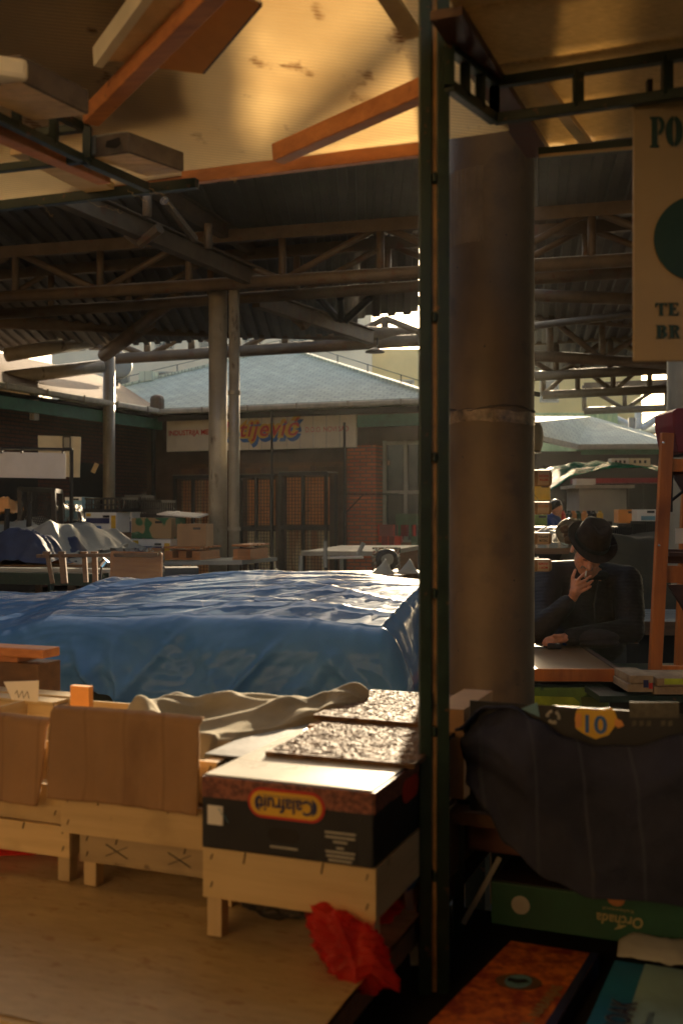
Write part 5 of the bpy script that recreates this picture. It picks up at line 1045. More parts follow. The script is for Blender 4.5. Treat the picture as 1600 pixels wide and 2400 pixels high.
u4 = MB().box(F(-.68, 1.02, .735), (.5, .36, .165), FR).build('lower_box', m_brownwood, bevel=.004); tag(u4, 'brown box beneath the blanket covered box', 'box')
# plastic bags
def bag(name, mat, c, rx, ry, h, seed, label, tail=None, n=46):
    c = Vector(c)
    def f(u, v):
        a = u * 2 * math.pi; t = v
        prof = math.sin(min(t * 1.15, 1) * math.pi * .5 + .05) if t < .5 else 1 - .75 * ((t - .5) / .5) ** 1.5
        k = 1 + .28 * fbm(math.cos(a) * 1.6 + seed, math.sin(a) * 1.6, t * 3.2, 4) + .18 * ridge(math.cos(a) * 2.2, math.sin(a) * 2.2 + seed, t * 2) ** 2
        x, y, z = rx * prof * k * math.cos(a), ry * prof * k * math.sin(a), h * t * (1 + .15 * fbm(a, t * 2, seed, 2))
        if tail: g = max(0, math.cos(a - tail[0])) ** 6 * (1 - abs(t - tail[2]) * 2.2); g = max(g, 0); x += math.cos(tail[0]) * tail[1] * g; y += math.sin(tail[0]) * tail[1] * g
        return c + Vector((x, y, max(z, 0)))
    o = MB().grid(f, n, n).build(name, mat, smooth=True); return tag(o, label, 'plastic bag')
b1 = F(-.045, .235, TZ1 + .003)
def bag_right(u, v):
    # thin red bag spilling from under the crate over the corner of the table
    a = u * 2 * math.pi; th = .02 + v * (math.pi - .04); d = Vector((math.sin(th) * math.cos(a), math.sin(th) * math.sin(a), math.cos(th)))
    k = 1 + .16 * fbm(d.x * 1.2, d.y * 1.2, d.z * 1.2, 2) + .22 * (ridge(d.x * 1.3 + 3, d.y * 1.3, d.z * 1.3) - .4) + .17 * (max(0, 1 - abs(trw(d.x * .9 + d.z * .5 + .25 * fbm(d.x, d.y, d.z, 2))) * 2) - .3) + .12 * (max(0, 1 - abs(trw(d.z * 1.7 - d.x * 1.1 + d.y + .2 * fbm(d.x * 2, d.y, d.z, 2))) * 2) - .3) + .05 * ridge(d.x * 7, d.y * 7, d.z * 7)
    k += .40 * max(0, d.x * .95 - d.z * .05) ** 6 + .35 * max(0, -d.x * .80 + d.z * .6) ** 5
    x, y, z = d.x * .070 * k, d.y * .050 * k, d.z * .060 * k
    return F(-.040 + x, .235 + y, TZ1 + .030 + z - x * .26)
o = MB().grid(bag_right, 120, 90).build('plastic_bag', m_redbag, smooth=True); tag(o, 'crumpled bright red plastic bag hanging off the table corner under the crate', 'plastic bag')
bag('plastic_bag', m_redbag, F(-.10, .42, TZ1 + .004), .09, .09, .075, 2.5, 'dark red plastic bag stuffed under the corner crate, right behind the bright one')
bag('plastic_bag', m_redbag, F(-1.12, .56, TZ1 + .004), .16, .10, .055, 5.2, 'red plastic bag pressed under the left low pine crate')
bag('plastic_bag', m_clear, F(-.25, .42, TZ1 + .004), .10, .08, .055, 7.7, 'clear plastic bag under the corner crate')
# flattened boards standing in the gap beside the table
gp = thing('shelf_plinth', 'low dark plinth in the gap between the two foreground stalls', 'plinth', (.3, 2.4, 0), FR)
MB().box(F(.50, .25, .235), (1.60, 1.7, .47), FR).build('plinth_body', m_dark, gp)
for i, (px0, yt, px1, yb, w, m_, lab) in enumerate(((955, 2075, 972, 2262, .020, m_greyprint, 'pale folded board with a blue torn edge standing beside the corner crate'), (992, 2060, 1008, 2268, .018, m_cardp, 'brown folded board standing between the pale ones beside the corner crate'), (1018, 2040, 1024, 2235, .020, m_greyprint, 'pale folded board standing closest to the green post'))):
    Yq = 2.42 + .012 * i; r = thing('folded_board', lab, 'board', P(px1, yb, Yq), 0, 'folded boards standing in the gap')
    MB().beam(P(px0, yt, Yq), P(px1, yb, Yq) * 1.0, w, .012, up=(0, 1, 0)).build('panel', m_, r, bevel=.002)
    MB().beam(P(px0, yt, Yq) + Vector((.012, .012, 0)), P(px1, yb, Yq) + Vector((.014, .16, 0)), .004, .10, up=(0, 1, 0)).build('fold', m_cardp, r)
    if i == 0: MB().prism([(0, 0), (.020, .012), (.055, .10), (.045, .115), (.0, .045)], P(952, 2090, Yq - .012), (1, 0, 0), (0, 0, 1), .004).build('blue_edge', m_blueprint, r)
stk_ = MB().beam(P(1085, 2165, 2.62), P(1170, 2010, 2.62), .012, .006, up=(0, 1, 0)).build('slat', m_greyprint); tag(stk_, 'thin grey slat leaning in the dark left of the green carton', 'slat')
# ------------------------------------------------------------------ left canopy: ladder post, trusses, roof sheet, timbers
YP = 2.40
m_strip = add_spots(M('lit_tube_face', (.52, .29, .11), .5, var=.4, scale=12), (.06, .05, .03), 14, .55, .62, (1, 1, .4))  # ochre colour stands in for the sunlit side face of the right tube
cn = thing('stall_canopy', 'green stall canopy with ladder post and glowing translucent roof over the foreground table', 'canopy', (P(1015, 0, YP).x, YP, 0))
xl, xr = P(995.5, 0, YP).x, P(1037, 0, YP).x
MB().box((xl, YP, 1.45), (.028, .030, 2.9)).build('post', m_green, cn, bevel=.003); MB().box((xr, YP + .004, 1.45), (.029, .030, 2.9)).build('post', m_green, cn, bevel=.003)
for y in (420, 745, 1072, 1390, 1712, 2050): MB().box(((xl + xr) / 2, YP - .002, P(0, y, YP).z), (xr - xl - .032, .034, .022)).build('rung', m_green, cn, bevel=.002)
MB().box(((xl + xr) / 2, YP + .006, 1.45), (xr - xl - .0283, .014, 2.85)).build('lit_face_strip', m_strip, cn)
RS = .30; RE = 1.08
def onR(px, py, off=0.0):             # photograph pixel on the sloping roof plane, or a little below it
    kx, kz = (px - 800) / FPX, (1200 - py) / FPX; A_ = FV.x * kx + FV.y; c_ = FV.x * FO.x + FV.y * FO.y
    Y = (2.575 + RE * RS + RS * c_ - off - EYE) / (kz + RS * A_); return P(px, py, Y)
def lattice(p, q, h, n, mat=m_green, name='truss', w=.022):
    up = Vector((0, 0, h)); o = MB().beam(p, q, w, w).build(name, mat, cn, bevel=.002); MB().beam(p + up, q + up, w, w).build('top_chord', mat, o, bevel=.002)
    for i in range(n + 1): x = Vector(p).lerp(Vector(q), i / n); MB().beam(x, x + up, w * .95, w * .95, up=(1, 0, 0)).build('strut', mat, o)
    return o
p0 = onZ(-160, 200, 2.50); p1 = onZ(205, 378, 2.50); lattice(p0, p1, .085, 4)
MB().beam(p1, onZ(345, 440, 2.51), .024, .024).build('bracket_arm', m_green, cn)
p2_ = onZ(205, 372, 2.50); p3_ = onZ(-40, 400, 2.50); lattice(p3_, p2_, .085, 2)
MB().beam(onZ(-40, 488, 2.52), onZ(462, 430, 2.52), .026, .030).build('edge_angle', m_green, cn, bevel=.002)
MB().beam(onZ(430, 416, 2.565), onZ(1010, 345, 2.565), .026, .045).build('edge_timber', m_redwood, cn, bevel=.002); MB().beam(onZ(165, 450, 2.575), onZ(430, 416, 2.575), .022, .04).build('edge_timber', m_redwood, cn, bevel=.002)
MB().beam(onR(212, 275, .09), onR(640, -160, .09), .046, .045).build('rafter', m_redwood, cn, bevel=.003)
MB().beam(onR(650, 362, .05), onR(1000, 206, .05), .044, .05).build('rafter', m_redwood, cn, bevel=.003)
MB().beam(onZ(-60, 285, 2.49), onZ(245, 418, 2.515), .045, .035).build('rafter', m_redwood, cn, bevel=.003)
MB().beam(onZ(60, 350, 2.535), onZ(235, 440, 2.535), .10, .02).build('slat', m_pine, cn)
MB().beam(onR(900, -20, .02), onR(968, 85, .02), .045, .012).build('slat', m_pine, cn)
def rsheet(u, v):
    x = -2.9 + 2.98 * u; y = -1.6 + (RE + .03 + 1.6) * v
    return F(x, y, 2.585 + RS * (RE - y) + .010 * fbm(x * 1.5, y * 1.5, 2, 3))
MB().grid(rsheet, 60, 70).build('roof_sheet', m_poly, cn, smooth=True, solid=.006)
def rcover(u, v):   # unseen canvas added on top to darken the left part of the roof
    y = -1.5 + 2.46 * v; e = -.62 + .10 * math.sin(y * 3.1) + .07 * fbm(y * 2, 1, 4, 3) - .25 * max(0, y - .3); x = -2.9 + (e + 2.9) * u
    return F(x, y, 2.585 + RS * (RE - y) + .055 + .03 * fbm(x * 3, y * 3, 6, 3) + .02 * u)
MB().grid(rcover, 50, 50).build('shade_cover', m_olive, cn, smooth=True, solid=.004)
# dry straw and string on the edge
for cxp, cyp in ((300, 445), (345, 440), (205, 470), (545, 415), (90, 480), (350, 452)):
    p = onZ(cxp, cyp, 2.505); pts = [p]
    for j in range(16): pts.append(pts[-1] + Vector((random.uniform(-.006, .012), random.uniform(-.006, .006), random.uniform(-.008, .005))))
    MB().path(pts, .0007, 4).build('dry_straw', m_pine, cn)
def roofbox(label, px_n, px_r, px_l, h, zb, mats, name='carton', tilt=0.0, prints=None):
    """carton lying on the canopy timbers; the three pixels are the near, right and left corners of its bottom"""
    n, r_, l_ = (onZ(*px_n, zb), onZ(*px_r, zb), onZ(*px_l, zb)) if zb > 2 else (onR(*px_n, zb), onR(*px_r, zb), onR(*px_l, zb)); e1, e2 = r_ - n, l_ - n
    o = thing(name, label, 'box', n + (e1 + e2) / 2, 0, 'cartons stored up in the canopy')
    b = MB(); q = [n, n + e1, n + e1 + e2, n + e2]; up = Vector((0, 0, h))
    b.add(q + [p + up for p in q], [(0, 1, 2, 3), (7, 6, 5, 4), (0, 4, 5, 1), (1, 5, 6, 2), (2, 6, 7, 3), (3, 7, 4, 0)]); b = b.build('carton_body', mats[0], o, bevel=.004)
    k = -.002
    MB().add([p + Vector((0, 0, k)) for p in (q[0].lerp(q[2], .02), q[1].lerp(q[3], .02), q[2].lerp(q[0], .02), q[3].lerp(q[1], .02))], [(0, 1, 2, 3)]).build('bottom_flap', mats[1], o)
    return o, n, e1, e2
roofbox('big taped carton with shiny film bottom stored in the canopy above the rafter', (232, -60), (640, -12), (238, 135), .045, 2.555, (m_pan2, m_taped)) if False else None
# big carton: two flaps seen from below
bq = [onR(240, 136, .065), onR(476, 168, .065), onR(612, 8, .065), onR(410, -95, .065)]
bc = thing('carton', 'big carton with shiny taped and orange bottom flaps stored above the rafter', 'box', (bq[0] + bq[2]) / 2, 0, 'cartons stored up in the canopy')
up_ = Vector((0, 0, .02)); MB().add(bq + [p + up_ for p in bq], [(0, 1, 2, 3), (7, 6, 5, 4), (0, 4, 5, 1), (1, 5, 6, 2), (2, 6, 7, 3), (3, 7, 4, 0)]).build('carton_body', m_pan2, bc)
m1, m2_ = bq[0].lerp(bq[1], .52), bq[3].lerp(bq[2], .52); dn = Vector((0, 0, -.003))
MB().add([p + dn for p in (bq[0], m1, m2_, bq[3])], [(0, 1, 2, 3)]).build('taped_flap', m_taped, bc); MB().add([p + dn * 2 for p in (m1, bq[1], bq[2], m2_)], [(0, 1, 2, 3)]).build('orange_flap', m_cardo, bc)
lft = (bq[3] - bq[0]); sd = Vector((0, 0, -.0)) ; MB().beam(bq[0] + Vector((-.012, 0, .0)), bq[3] + Vector((-.012, 0, .0)), .022, .05).build('printed_side', m_camo if False else m_pan2, bc)
MB().beam(bq[1], bq[2], .006, .012).build('dark_edge', m_rackd, bc)
roofbox('small carton with dark written side lying by the canopy edge', (302, 356), (432, 402), (212, 368), .055, 2.515, (m_dark if False else M('dark_print_card', (.14, .105, .075), .6, var=.3, scale=20), m_taped))
roofbox('long dark carton behind the green truss at upper left', (47, 188), (210, 268), (-90, 205), .06, 2.525, (bpy.data.materials['dark_print_card'], m_taped))
wc_ = MB().box(onZ(10, 165, 2.55), (.10, .06, .05), .4).build('cream_case', m_pan2, bevel=.012); tag(wc_, 'small pale rounded case on the green truss at the upper left edge', 'case')
lw_ = thing('print_blot_carton', 'pale carton end with a dark blot between the truss corner and the dark written carton', 'box', onZ(255, 366, 2.52)); qn = onZ(300, 356, 2.519); ql = onZ(214, 366, 2.519)
MB().beam(ql + Vector((0, -.004, .028)), qn + Vector((0, -.004, .028)), .004, .052).build('pale_side', m_greyprint, lw_); c_ = ql.lerp(qn, .6) + Vector((0, -.010, .026))
MB().prism([(-.02, -.01), (.01, -.016), (.026, -.006), (.022, .012), (.0, .008), (-.016, .006)], c_, (qn - ql).normalized(), Vector((0, 0, 1)), .002).build('dark_blot', m_dark, lw_)
# ------------------------------------------------------------------ right canopy
cr_ = thing('stall_canopy', 'green truss canopy with brown board roof and hanging sign at upper right', 'canopy', (P(1165, 0, 2.6).x, 2.6, 0))
def lat2(p, q, h, n, skip_first=False):
    up = Vector((0, 0, h)); o = MB().beam(p, q, .024, .024).build('truss', m_green, cr_, bevel=.002); MB().beam(p + up, q + up, .024, .024).build('top_chord', m_green, o, bevel=.002)
    for i in range(n + 1): x = Vector(p).lerp(Vector(q), i / n); MB().beam(x, x + up, .023, .023, up=(1, 0, 0)).build('strut', m_green, o)
lat2(Vector((xr + .012, YP - .02, 2.50)), onZ(1158, 280, 2.50), .088, 3)
pc2 = onZ(1158, 280, 2.50); lat2(pc2, pc2 + FU * 1.0, .088, 5)
MB().beam(onZ(1262, 362, 2.535), onZ(1500, 340, 2.535), .03, .028).build('edge_angle', m_green, cr_); MB().beam(onZ(1262, 366, 2.518), onZ(1500, 345, 2.518), .012, .006).build('edge_trim', m_pine, cr_)
MB().beam(onZ(1262, 190, 2.605), onZ(1385, 352, 2.605), .03, .018).build('batten', m_pine, cr_, bevel=.002); MB().beam(onZ(1045, 30, 2.60), onZ(1262, 360, 2.60), .07, .02).build('side_timber', m_rackd, cr_)
MB().beam(onZ(1248, 195, 2.612), onZ(1290, 230, 2.612), .022, .006).build('batten_offcut', m_pine, cr_)
def bsheet(k):
    v0 = 1.40 - .30 * k; return MB().grid(lambda u, v: F(.10 + 1.65 * u, v0 - .297 + .297 * v, 2.625 + .004 * fbm(u * 4, v * 2, k, 2) + .004 * k), 20, 6).build('roof_board', m_board, cr_, smooth=True, solid=.008)
for k in range(9): bsheet(k)
# sign hanging from the truss
YS = 2.47; sgx0 = P(1495, 0, YS).x; sgz1, sgz0 = P(0, 236, YS).z, P(0, 846, YS).z
sgn = thing('hanging_sign', 'cream board with bold dark green letters and green disc at right edge', 'sign', (sgx0 + .2, YS, sgz0), R(-3), local=True)
SW = .42; SH = sgz1 - sgz0
MB().box((0, 0, SH / 2), (SW, .012, SH)).build('board', m_sign, sgn, bevel=.002)
k_ = YS / FPX; x_l = -SW / 2
def sx(px): return x_l + (px - 1495) * k_
def sz(py): return SH - (py - 236) * k_
def stencil(polys, px, py, w, h, nm):
    b = MB()
    for poly in polys: b.prism([(x * w * k_, y * h * k_) for x, y in poly], (sx(px), -.008, sz(py)), (1, 0, 0), (0, 0, 1), .0025)
    return b.build(nm, m_signg, sgn)
def ring(cx, cy, rx, ry, ix, iy, a0, a1, n=10):
    o = [(cx + rx * math.cos(a0 + (a1 - a0) * i / n), cy + ry * math.sin(a0 + (a1 - a0) * i / n)) for i in range(n + 1)]
    return o + [(cx + ix * math.cos(a1 + (a0 - a1) * i / n), cy + iy * math.sin(a1 + (a0 - a1) * i / n)) for i in range(n + 1)]
LP = [[(0, 0), (.62, 0), (.62, .05), (.50, .09), (.50, .91), (.62, .95), (.62, 1), (0, 1), (0, .95), (.12, .91), (.12, .09), (0, .05)], ring(.60, .71, .40, .29, .12, .16, -math.pi / 2, math.pi / 2)]
LO = [ring(.5, .5, .5, .5, .10, .38, math.pi * .53, math.pi * 1.47), ring(.5, .5, .5, .5, .10, .38, -math.pi * .47, math.pi * .47)]
LT = [[(.3, 0), (.7, 0), (.7, .05), (.64, .08), (.64, .88), (.8, .85), (.92, .68), (1, .68), (.98, 1), (.02, 1), (0, .68), (.08, .68), (.2, .85), (.36, .88), (.36, .08), (.3, .05)]]
LE = [[(0, 0), (.96, 0), (1, .32), (.92, .32), (.8, .12), (.48, .1), (.48, .45), (.62, .45), (.66, .36), (.72, .36), (.72, .66), (.66, .66), (.62, .56), (.48, .56), (.48, .9), (.78, .88), (.88, .70), (.96, .70), (.92, 1), (0, 1), (0, .95), (.12, .9), (.12, .1), (0, .05)]]
LB = [[(0, 0), (.5, 0), (.5, 1), (0, 1), (0, .95), (.12, .9), (.12, .1), (0, .05)], ring(.54, .74, .40, .26, .10, .13, -math.pi / 2, math.pi / 2), ring(.56, .27, .44, .27, .10, .13, -math.pi / 2, math.pi / 2)]
LR = [[(0, 0), (.58, 0), (.58, .05), (.48, .08), (.48, .92), (.5, 1), (0, 1), (0, .95), (.12, .9), (.12, .1), (0, .05)], ring(.54, .74, .40, .26, .10, .13, -math.pi / 2, math.pi / 2), [(.52, .48), (.74, .48), (.92, .06), (1, .04), (1, 0), (.72, 0)]]
stencil(LP, 1532, 346, 34, 72, 'letter'); stencil(LO, 1568, 345, 40, 72, 'letter')
stencil(LT, 1544, 740, 28, 30, 'letter'); stencil(LE, 1573, 740, 26, 30, 'letter'); stencil(LB, 1545, 793, 27, 31, 'letter'); stencil(LR, 1574, 793, 28, 31, 'letter')
MB().prism([(math.cos(a * math.pi / 32) * 100 * k_, math.sin(a * math.pi / 32) * 100 * k_) for a in range(64)], (sx(1641), -.008, sz(560)), (1, 0, 0), (0, 0, 1), .0025).build('green_disc', m_signg, sgn)
for x in (-.17, .17): MB().box((x, .012, SH + .02), (.012, .02, .07)).build('hanger_hook', m_wire, sgn)
# ------------------------------------------------------------------ right foreground stall
rs = thing('market_table', 'green framed market table in the shade beneath the navy blanket at right', 'table', F(.75, .9, 0), FR)
MB().beam(P(1055, 1878, 2.72), P(1055, 1878, 2.72) + FU * 1.3, .04, .028).build('front_rail', m_green, rs, bevel=.002); MB().beam(P(1073, 1885, 2.72), Vector((P(1073, 0, 2.72).x, 2.72, .45)), .028, .028).build('leg', m_green, rs)
MB().box(F(.66, 1.08, .80), (1.36, .56, .03), FR).build('tabletop', m_brownwood, rs)
MB().box(F(.66, 1.345, .40), (1.36, .03, .78), FR).build('sun_block_panel', m_green, rs)  # added panel that stops sun from shining in under the table
for x in (.04, 1.3): MB().box(F(x, 1.3, .4), (.04, .04, .8), FR).build('leg', m_green, rs)
# tall carton with shield emblem
tc_ = thing('fruit_carton', 'dark carton with a yellow shield number ten and recycling mark behind the navy blanket', 'box', F(.62, .98, .82), FR, local=True)
ch = P(0, 1636, 2.64).z - .82; cw = 1.14; cy0 = -.17
MB().box((0, -.1692, ch / 2), (cw, .0016, ch)).build('carton', m_black, tc_)
# find local x of a photo column on the front face
def colx(px, v=.98 - .17, u0=.62):
    # solve F(u, v) on the ray of px
    k = (px - 800) / FPX; b = FO + FV * v; u = (k * b.y - b.x) / (FU.x - k * FU.y); return u - u0, (FO + FU * u + FV * v).y
def colz(py, Y): return P(0, py, Y).z - .82
def onf(px, py): x, Y = colx(px); return x, colz(py, Y)
def flat(name, pts, mat, lift, parent=None):
    p3 = [onf(*p) for p in pts]; return MB().prism(p3[::-1] if False else p3, (0, cy0 - lift, 0), (1, 0, 0), (0, 0, 1), .0012).build(name, mat, parent or tc_)
sh_ = flat('yellow_shield', [(1350, 1665), (1362, 1658), (1395, 1664), (1430, 1658), (1440, 1668), (1446, 1685), (1438, 1705), (1425, 1722), (1395, 1732), (1368, 1720), (1350, 1708), (1346, 1685)], m_yellow, .001)
x_, z_ = onf(1371, 1715); lettering('10', 'number', m_blueprint, sh_, (x_, cy0 - .003, z_), (1, 0, 0), (0, 0, 1), .058, width=.050, bold=.0012)
flat('orange_badge', [(1348, 1672), (1362, 1672), (1362, 1702), (1348, 1705)], m_cardo, .0035); flat('orange_badge', [(1440, 1682), (1456, 1688), (1462, 1700), (1448, 1706), (1440, 1700)], m_cardo, .0035)
flat('white_triangle', [(1220, 1661), (1258, 1646), (1264, 1680)], m_bluelt, .001)
rc = onf(1296, 1680); MBr = MB()
for k in range(3):
    a = math.pi / 2 + k * 2 * math.pi / 3; pts = []
    for t in range(7): b = a + .15 + t * (2 * math.pi / 3 - .5) / 6; pts.append((rc[0] + .0135 * math.cos(b) + .0, cy0 - .002, rc[1] + .0135 * math.sin(b)))
    MBr.path(pts, [.004, .004, .004, .004, .004, .0055, .001], 5)
MBr.build('recycling_mark', m_greyprint, tc_)
flat('grey_print_block', [(1474, 1645), (1590, 1645), (1590, 1682), (1474, 1682)], m_pan3 if False else M('dim_print', (.10, .09, .06), .6, var=.4, scale=60), .001)
for i in range(6): flat('orange_lettering', [(1480 + i * 17, 1690), (1490 + i * 17, 1688), (1490 + i * 17, 1700), (1480 + i * 17, 1702)], bpy.data.materials['dim_print'], .001) if i % 4 != 3 else None
rb = MB().box(F(-.005, .96, .955), (.08, .3, .22), FR).build('red_carton', m_cardp); tag(rb, 'brown carton side showing between the green post and the navy blanket', 'box')
rb0 = None
# navy blanket
NTOP = [(0, 1.02), (.06, 1.08), (.11, 1.084), (.153, 1.055), (.22, 1.015), (.27, 1.0), (.335, 1.008), (.427, 1.045), (.6, 1.07), (1, 1.08)]
NBOT = [(0, .90), (.07, .855), (.13, .80), (.21, .737), (.285, .704), (.36, .703), (.43, .70), (1, .68)]
def navy(u, v):
    # u: across, v: from the top edge down over the front
    top = lerp_tab(NTOP, u) + .012 * fbm(u * 5, 1, 1, 2); bot = lerp_tab(NBOT, u) + .015 * fbm(u * 4, 2, 6, 2)
    x = .02 + 1.24 * u; vv = v * 1.18 - .18
    if u < .12: x += (.12 - u) * .35 * max(vv, 0)
    if vv < 0: z = top + vv * .06; y = .80 - vv * .6
    else:
        z = top + (bot - top) * vv; y = .80 - .055 * math.sin(min(vv * 3, 1) * math.pi / 2) - .05 * vv * math.sin(u * 5 + 1) * .6 - .06 * vv
        y -= .035 * fbm(u * 3.2 + .4 * vv, vv * 1.4, 5, 3) + .03 * math.sin(u * 13 + 2 * vv) * vv * .5 + .02 * ridge(u * 3 - vv, vv * 2 + u, 8) ** 2
        if u < .16: y += (.16 - u) * .8
    return F(x, y - .02, z)
nv_ = MB().grid(navy, 120, 100).build('blanket', m_bluecloth, smooth=True, solid=.007); tag(nv_, 'dark navy ribbed blanket draped over the cartons at lower right', 'blanket')
# pinkish carton and green carton below
pk_ = cardbox('carton', 1152, 1420, 1932, 2012, 2.66, m_cardp, 'dusky pink carton half hidden under the hanging navy blanket', rz=FR, depth=.34)
pk_.children[0].data.materials[0] = M('dusky_pink_card', (.26, .12, .09), .7, var=.2)
gnw = .60
gcx = thing('fruit_carton', 'long low green carton standing upside down under the navy blanket', 'box', F(.0, .0, 0), FR, local=True)
gp0 = P(1150, 2066, 2.58); gcx.location = gp0 + FU * (gnw / 2) + FV * .17 - Vector((0, 0, .102))
MB().box((0, 0, .051), (gnw, .34, .102)).build('carton', m_greenprint, gcx, bevel=.003)
MB().box((0, .002, .1035), (gnw - .01, .33, .003)).build('carton_base', m_blackpl, gcx)
MB().prism([(.022 * math.cos(a * math.pi / 16), .022 * math.sin(a * math.pi / 16)) for a in range(32)], (-gnw / 2 + .072, -.1705, .055), (1, 0, 0), (0, 0, 1), .001).build('round_seal', m_greyprint, gcx)
lettering('Orchada', 'lettering', M('dull_gold_print', (.40, .33, .14), .5), gcx, (.055, -.1705, .062), (-1, 0, 0), (0, 0, -1), .034, width=.105, shear=.15, bold=.0006)
lettering('Selected', 'lettering', bpy.data.materials['dull_gold_print'], gcx, (.035, -.1705, .078), (-1, 0, 0), (0, 0, -1), .010, width=.07)
MB().prism([(0, 0), (.014, .004), (.03, .014), (.012, .012)], (-.01, -.1715, .028), (1, 0, 0), (0, 0, 1), .001).build('leaf_mark', bpy.data.materials['dull_gold_print'], gcx)
MB().prism([(.02 * math.cos(a), .017 * math.sin(a)) for a in [math.pi + k * math.pi / 10 for k in range(11)]], (-.005, -.1705, .0995), (1, 0, 0), (0, 0, 1), .001).build('finger_notch', m_redwood, gcx)
gs = MB().box(F(.88, .98, .505), (.8, .26, .08), FR).build('tray', m_blackpl); tag(gs, 'dark tray carrying the green carton at lower right', 'tray')
# lying orange carton and blue carton
def flatbox(name, label, corners, zt, h, mat, side):
    q = [G(px, py, zt) for px, py in corners]; o = thing(name, label, 'box', (q[0] + q[2]) / 2 - Vector((0, 0, h)), 0)
    dn = Vector((0, 0, -h)); MB().add(q + [p + dn for p in q], [(0, 1, 2, 3), (7, 6, 5, 4), (0, 4, 5, 1), (1, 5, 6, 2), (2, 6, 7, 3), (3, 7, 4, 0)]).build('carton', side, o, bevel=.003)
    up = Vector((0, 0, .0015)); MB().add([p + up for p in q], [(0, 1, 2, 3)]).build('printed_top', mat, o); return o, q
m_orangep = M('orange_fruit_print', (.85, .24, .04), .5, col2=(.36, .05, .02), scale=28, contrast=.25, bump=.1, detail=3)
ox, oq = flatbox('fruit_carton', 'carton lying flat with orange fruit print and a round blue emblem at lower right', [(1197, 2206), (1402, 2238), (1235, 2520), (925, 2480)], .515, .05, m_orangep, m_navy)
def on(q, a, b): return q[0].lerp(q[1], a).lerp(q[3].lerp(q[2], a), b) + Vector((0, 0, .004))
exd, eyd = (oq[1] - oq[0]).normalized(), (oq[0] - oq[3]).normalized()
cen = on(oq, .43, .36)
MB().prism([(.050 * math.cos(a * math.pi / 14), .040 * math.sin(a * math.pi / 14)) for a in range(28)], cen - Vector((0, 0, .001)), exd, eyd, .0008).build('dark_emblem', m_brownwood, ox)
em2 = MB().prism([(.028 * math.cos(a * math.pi / 14), .034 * math.sin(a * math.pi / 14)) for a in range(28)], cen, exd, eyd, .0012).build('blue_emblem', m_bluelt, ox)
MB().prism([(-.022, -.008), (.004, -.014), (.024, .002), (.012, .014), (-.004, .005), (-.024, .008)], cen + Vector((0, 0, .0014)), exd, eyd, .0008).build('dark_bird_shape', m_black, em2)
lettering('ORANGES - NARANJAS', 'lettering', m_sign, ox, on(oq, .80, .92), eyd, -exd, .034, width=.34, bold=.0012)
MB().add([on(oq, .91, .0), on(oq, 1.0, .0), on(oq, 1.0, 1), on(oq, .91, 1)], [(0, 1, 2, 3)]).build('navy_band', m_navy, ox)
bx2, bq2 = flatbox('fruit_carton', 'teal blue carton lying flat with tall outlined lettering in the lower right corner', [(1440, 2252), (1680, 2290), (1560, 2560), (1330, 2500)], .535, .06, M('teal_print', (.02, .22, .42), .5, var=.2), m_navy)
exd, eyd = (bq2[1] - bq2[0]).normalized(), (bq2[0] - bq2[3]).normalized()
MB().add([on(bq2, .30, .0), on(bq2, 1, .0), on(bq2, 1, 1), on(bq2, .42, 1)], [(0, 1, 2, 3)]).build('pale_panel', M('pale_teal_print', (.34, .54, .54), .5, var=.2), bx2)
ltr = MB(); lettering('RIVEROAK', 'lettering_outline', m_greyprint, bx2, on(bq2, .44, .86) + Vector((0, 0, .001)), eyd, -exd, .070, width=.235, bold=.0022)
lettering('RIVEROAK', 'lettering', m_navy, bx2, on(bq2, .44, .86) + Vector((0, 0, .002)), eyd, -exd, .070, width=.232, bold=.0006)
lettering('California', 'small_lettering', m_navy, bx2, on(bq2, .62, .66) + Vector((0, 0, .001)), eyd, -exd, .024, width=.10)
fl = MB().grid(lambda u, v: bq2[0].lerp(bq2[1], .02 + 1.0 * u) + Vector((0, .0, 0)) + FV * (.075 * v) + Vector((0, 0, .012 + .035 * math.sin(v * 2.4) + .006 * fbm(u * 5, v * 3, 2) - .03 * (u < .12) * (.12 - u) * 8 * v)), 30, 12).build('white_flap', m_greyprint, bx2, smooth=True, solid=.003)
# ------------------------------------------------------------------ the man
ym = 6.2
Pm = lambda px, py, Y=ym: P(px, py, Y)
HC = Pm(1378, 1290, 6.14)
HR = Matrix.Rotation(R(5), 3, 'Z') @ Matrix.Rotation(R(11), 3, 'Y') @ Matrix.Rotation(R(38), 3, 'X')
HS = HR * 1.10
def H(x, y, z): return HC + HS @ Vector((x, y, z))
man = thing('person', 'man in a dark brown hat and black quilted jacket leaning on a table and smoking', 'person', Vector((HC.x, 6.6, 0)))
b = MB()
# head: cranium, jaw, cheeks, brow, nose, ears, lips (face looks along local -Y)
b.ellipsoid(H(0, .012, .035), (.076, .095, .092), HS); b.ellipsoid(H(0, -.018, -.045), (.060, .070, .075), HS); b.ellipsoid(H(0, -.052, -.098), (.030, .026, .022), HS)
for s in (-1, 1):
    b.ellipsoid(H(s * .040, -.055, -.030), (.026, .022, .026), HS); b.ellipsoid(H(s * .030, -.076, .012), (.024, .014, .010), HS)
    b.ellipsoid(H(s * .078, .012, -.012), (.010, .022, .034), HS); b.capsule(H(s * .008, -.066, -.075), H(s * .028, -.056, -.078), .010, .007)
b.capsule(H(0, -.083, .008), H(0, -.108, -.030), .009, .015); b.ellipsoid(H(.012, -.094, -.034), (.010, .012, .009), HS); b.ellipsoid(H(-.012, -.094, -.034), (.010, .012, .009), HS)
b.capsule(H(-.020, -.080, -.058), H(.020, -.080, -.058), .009, .009)
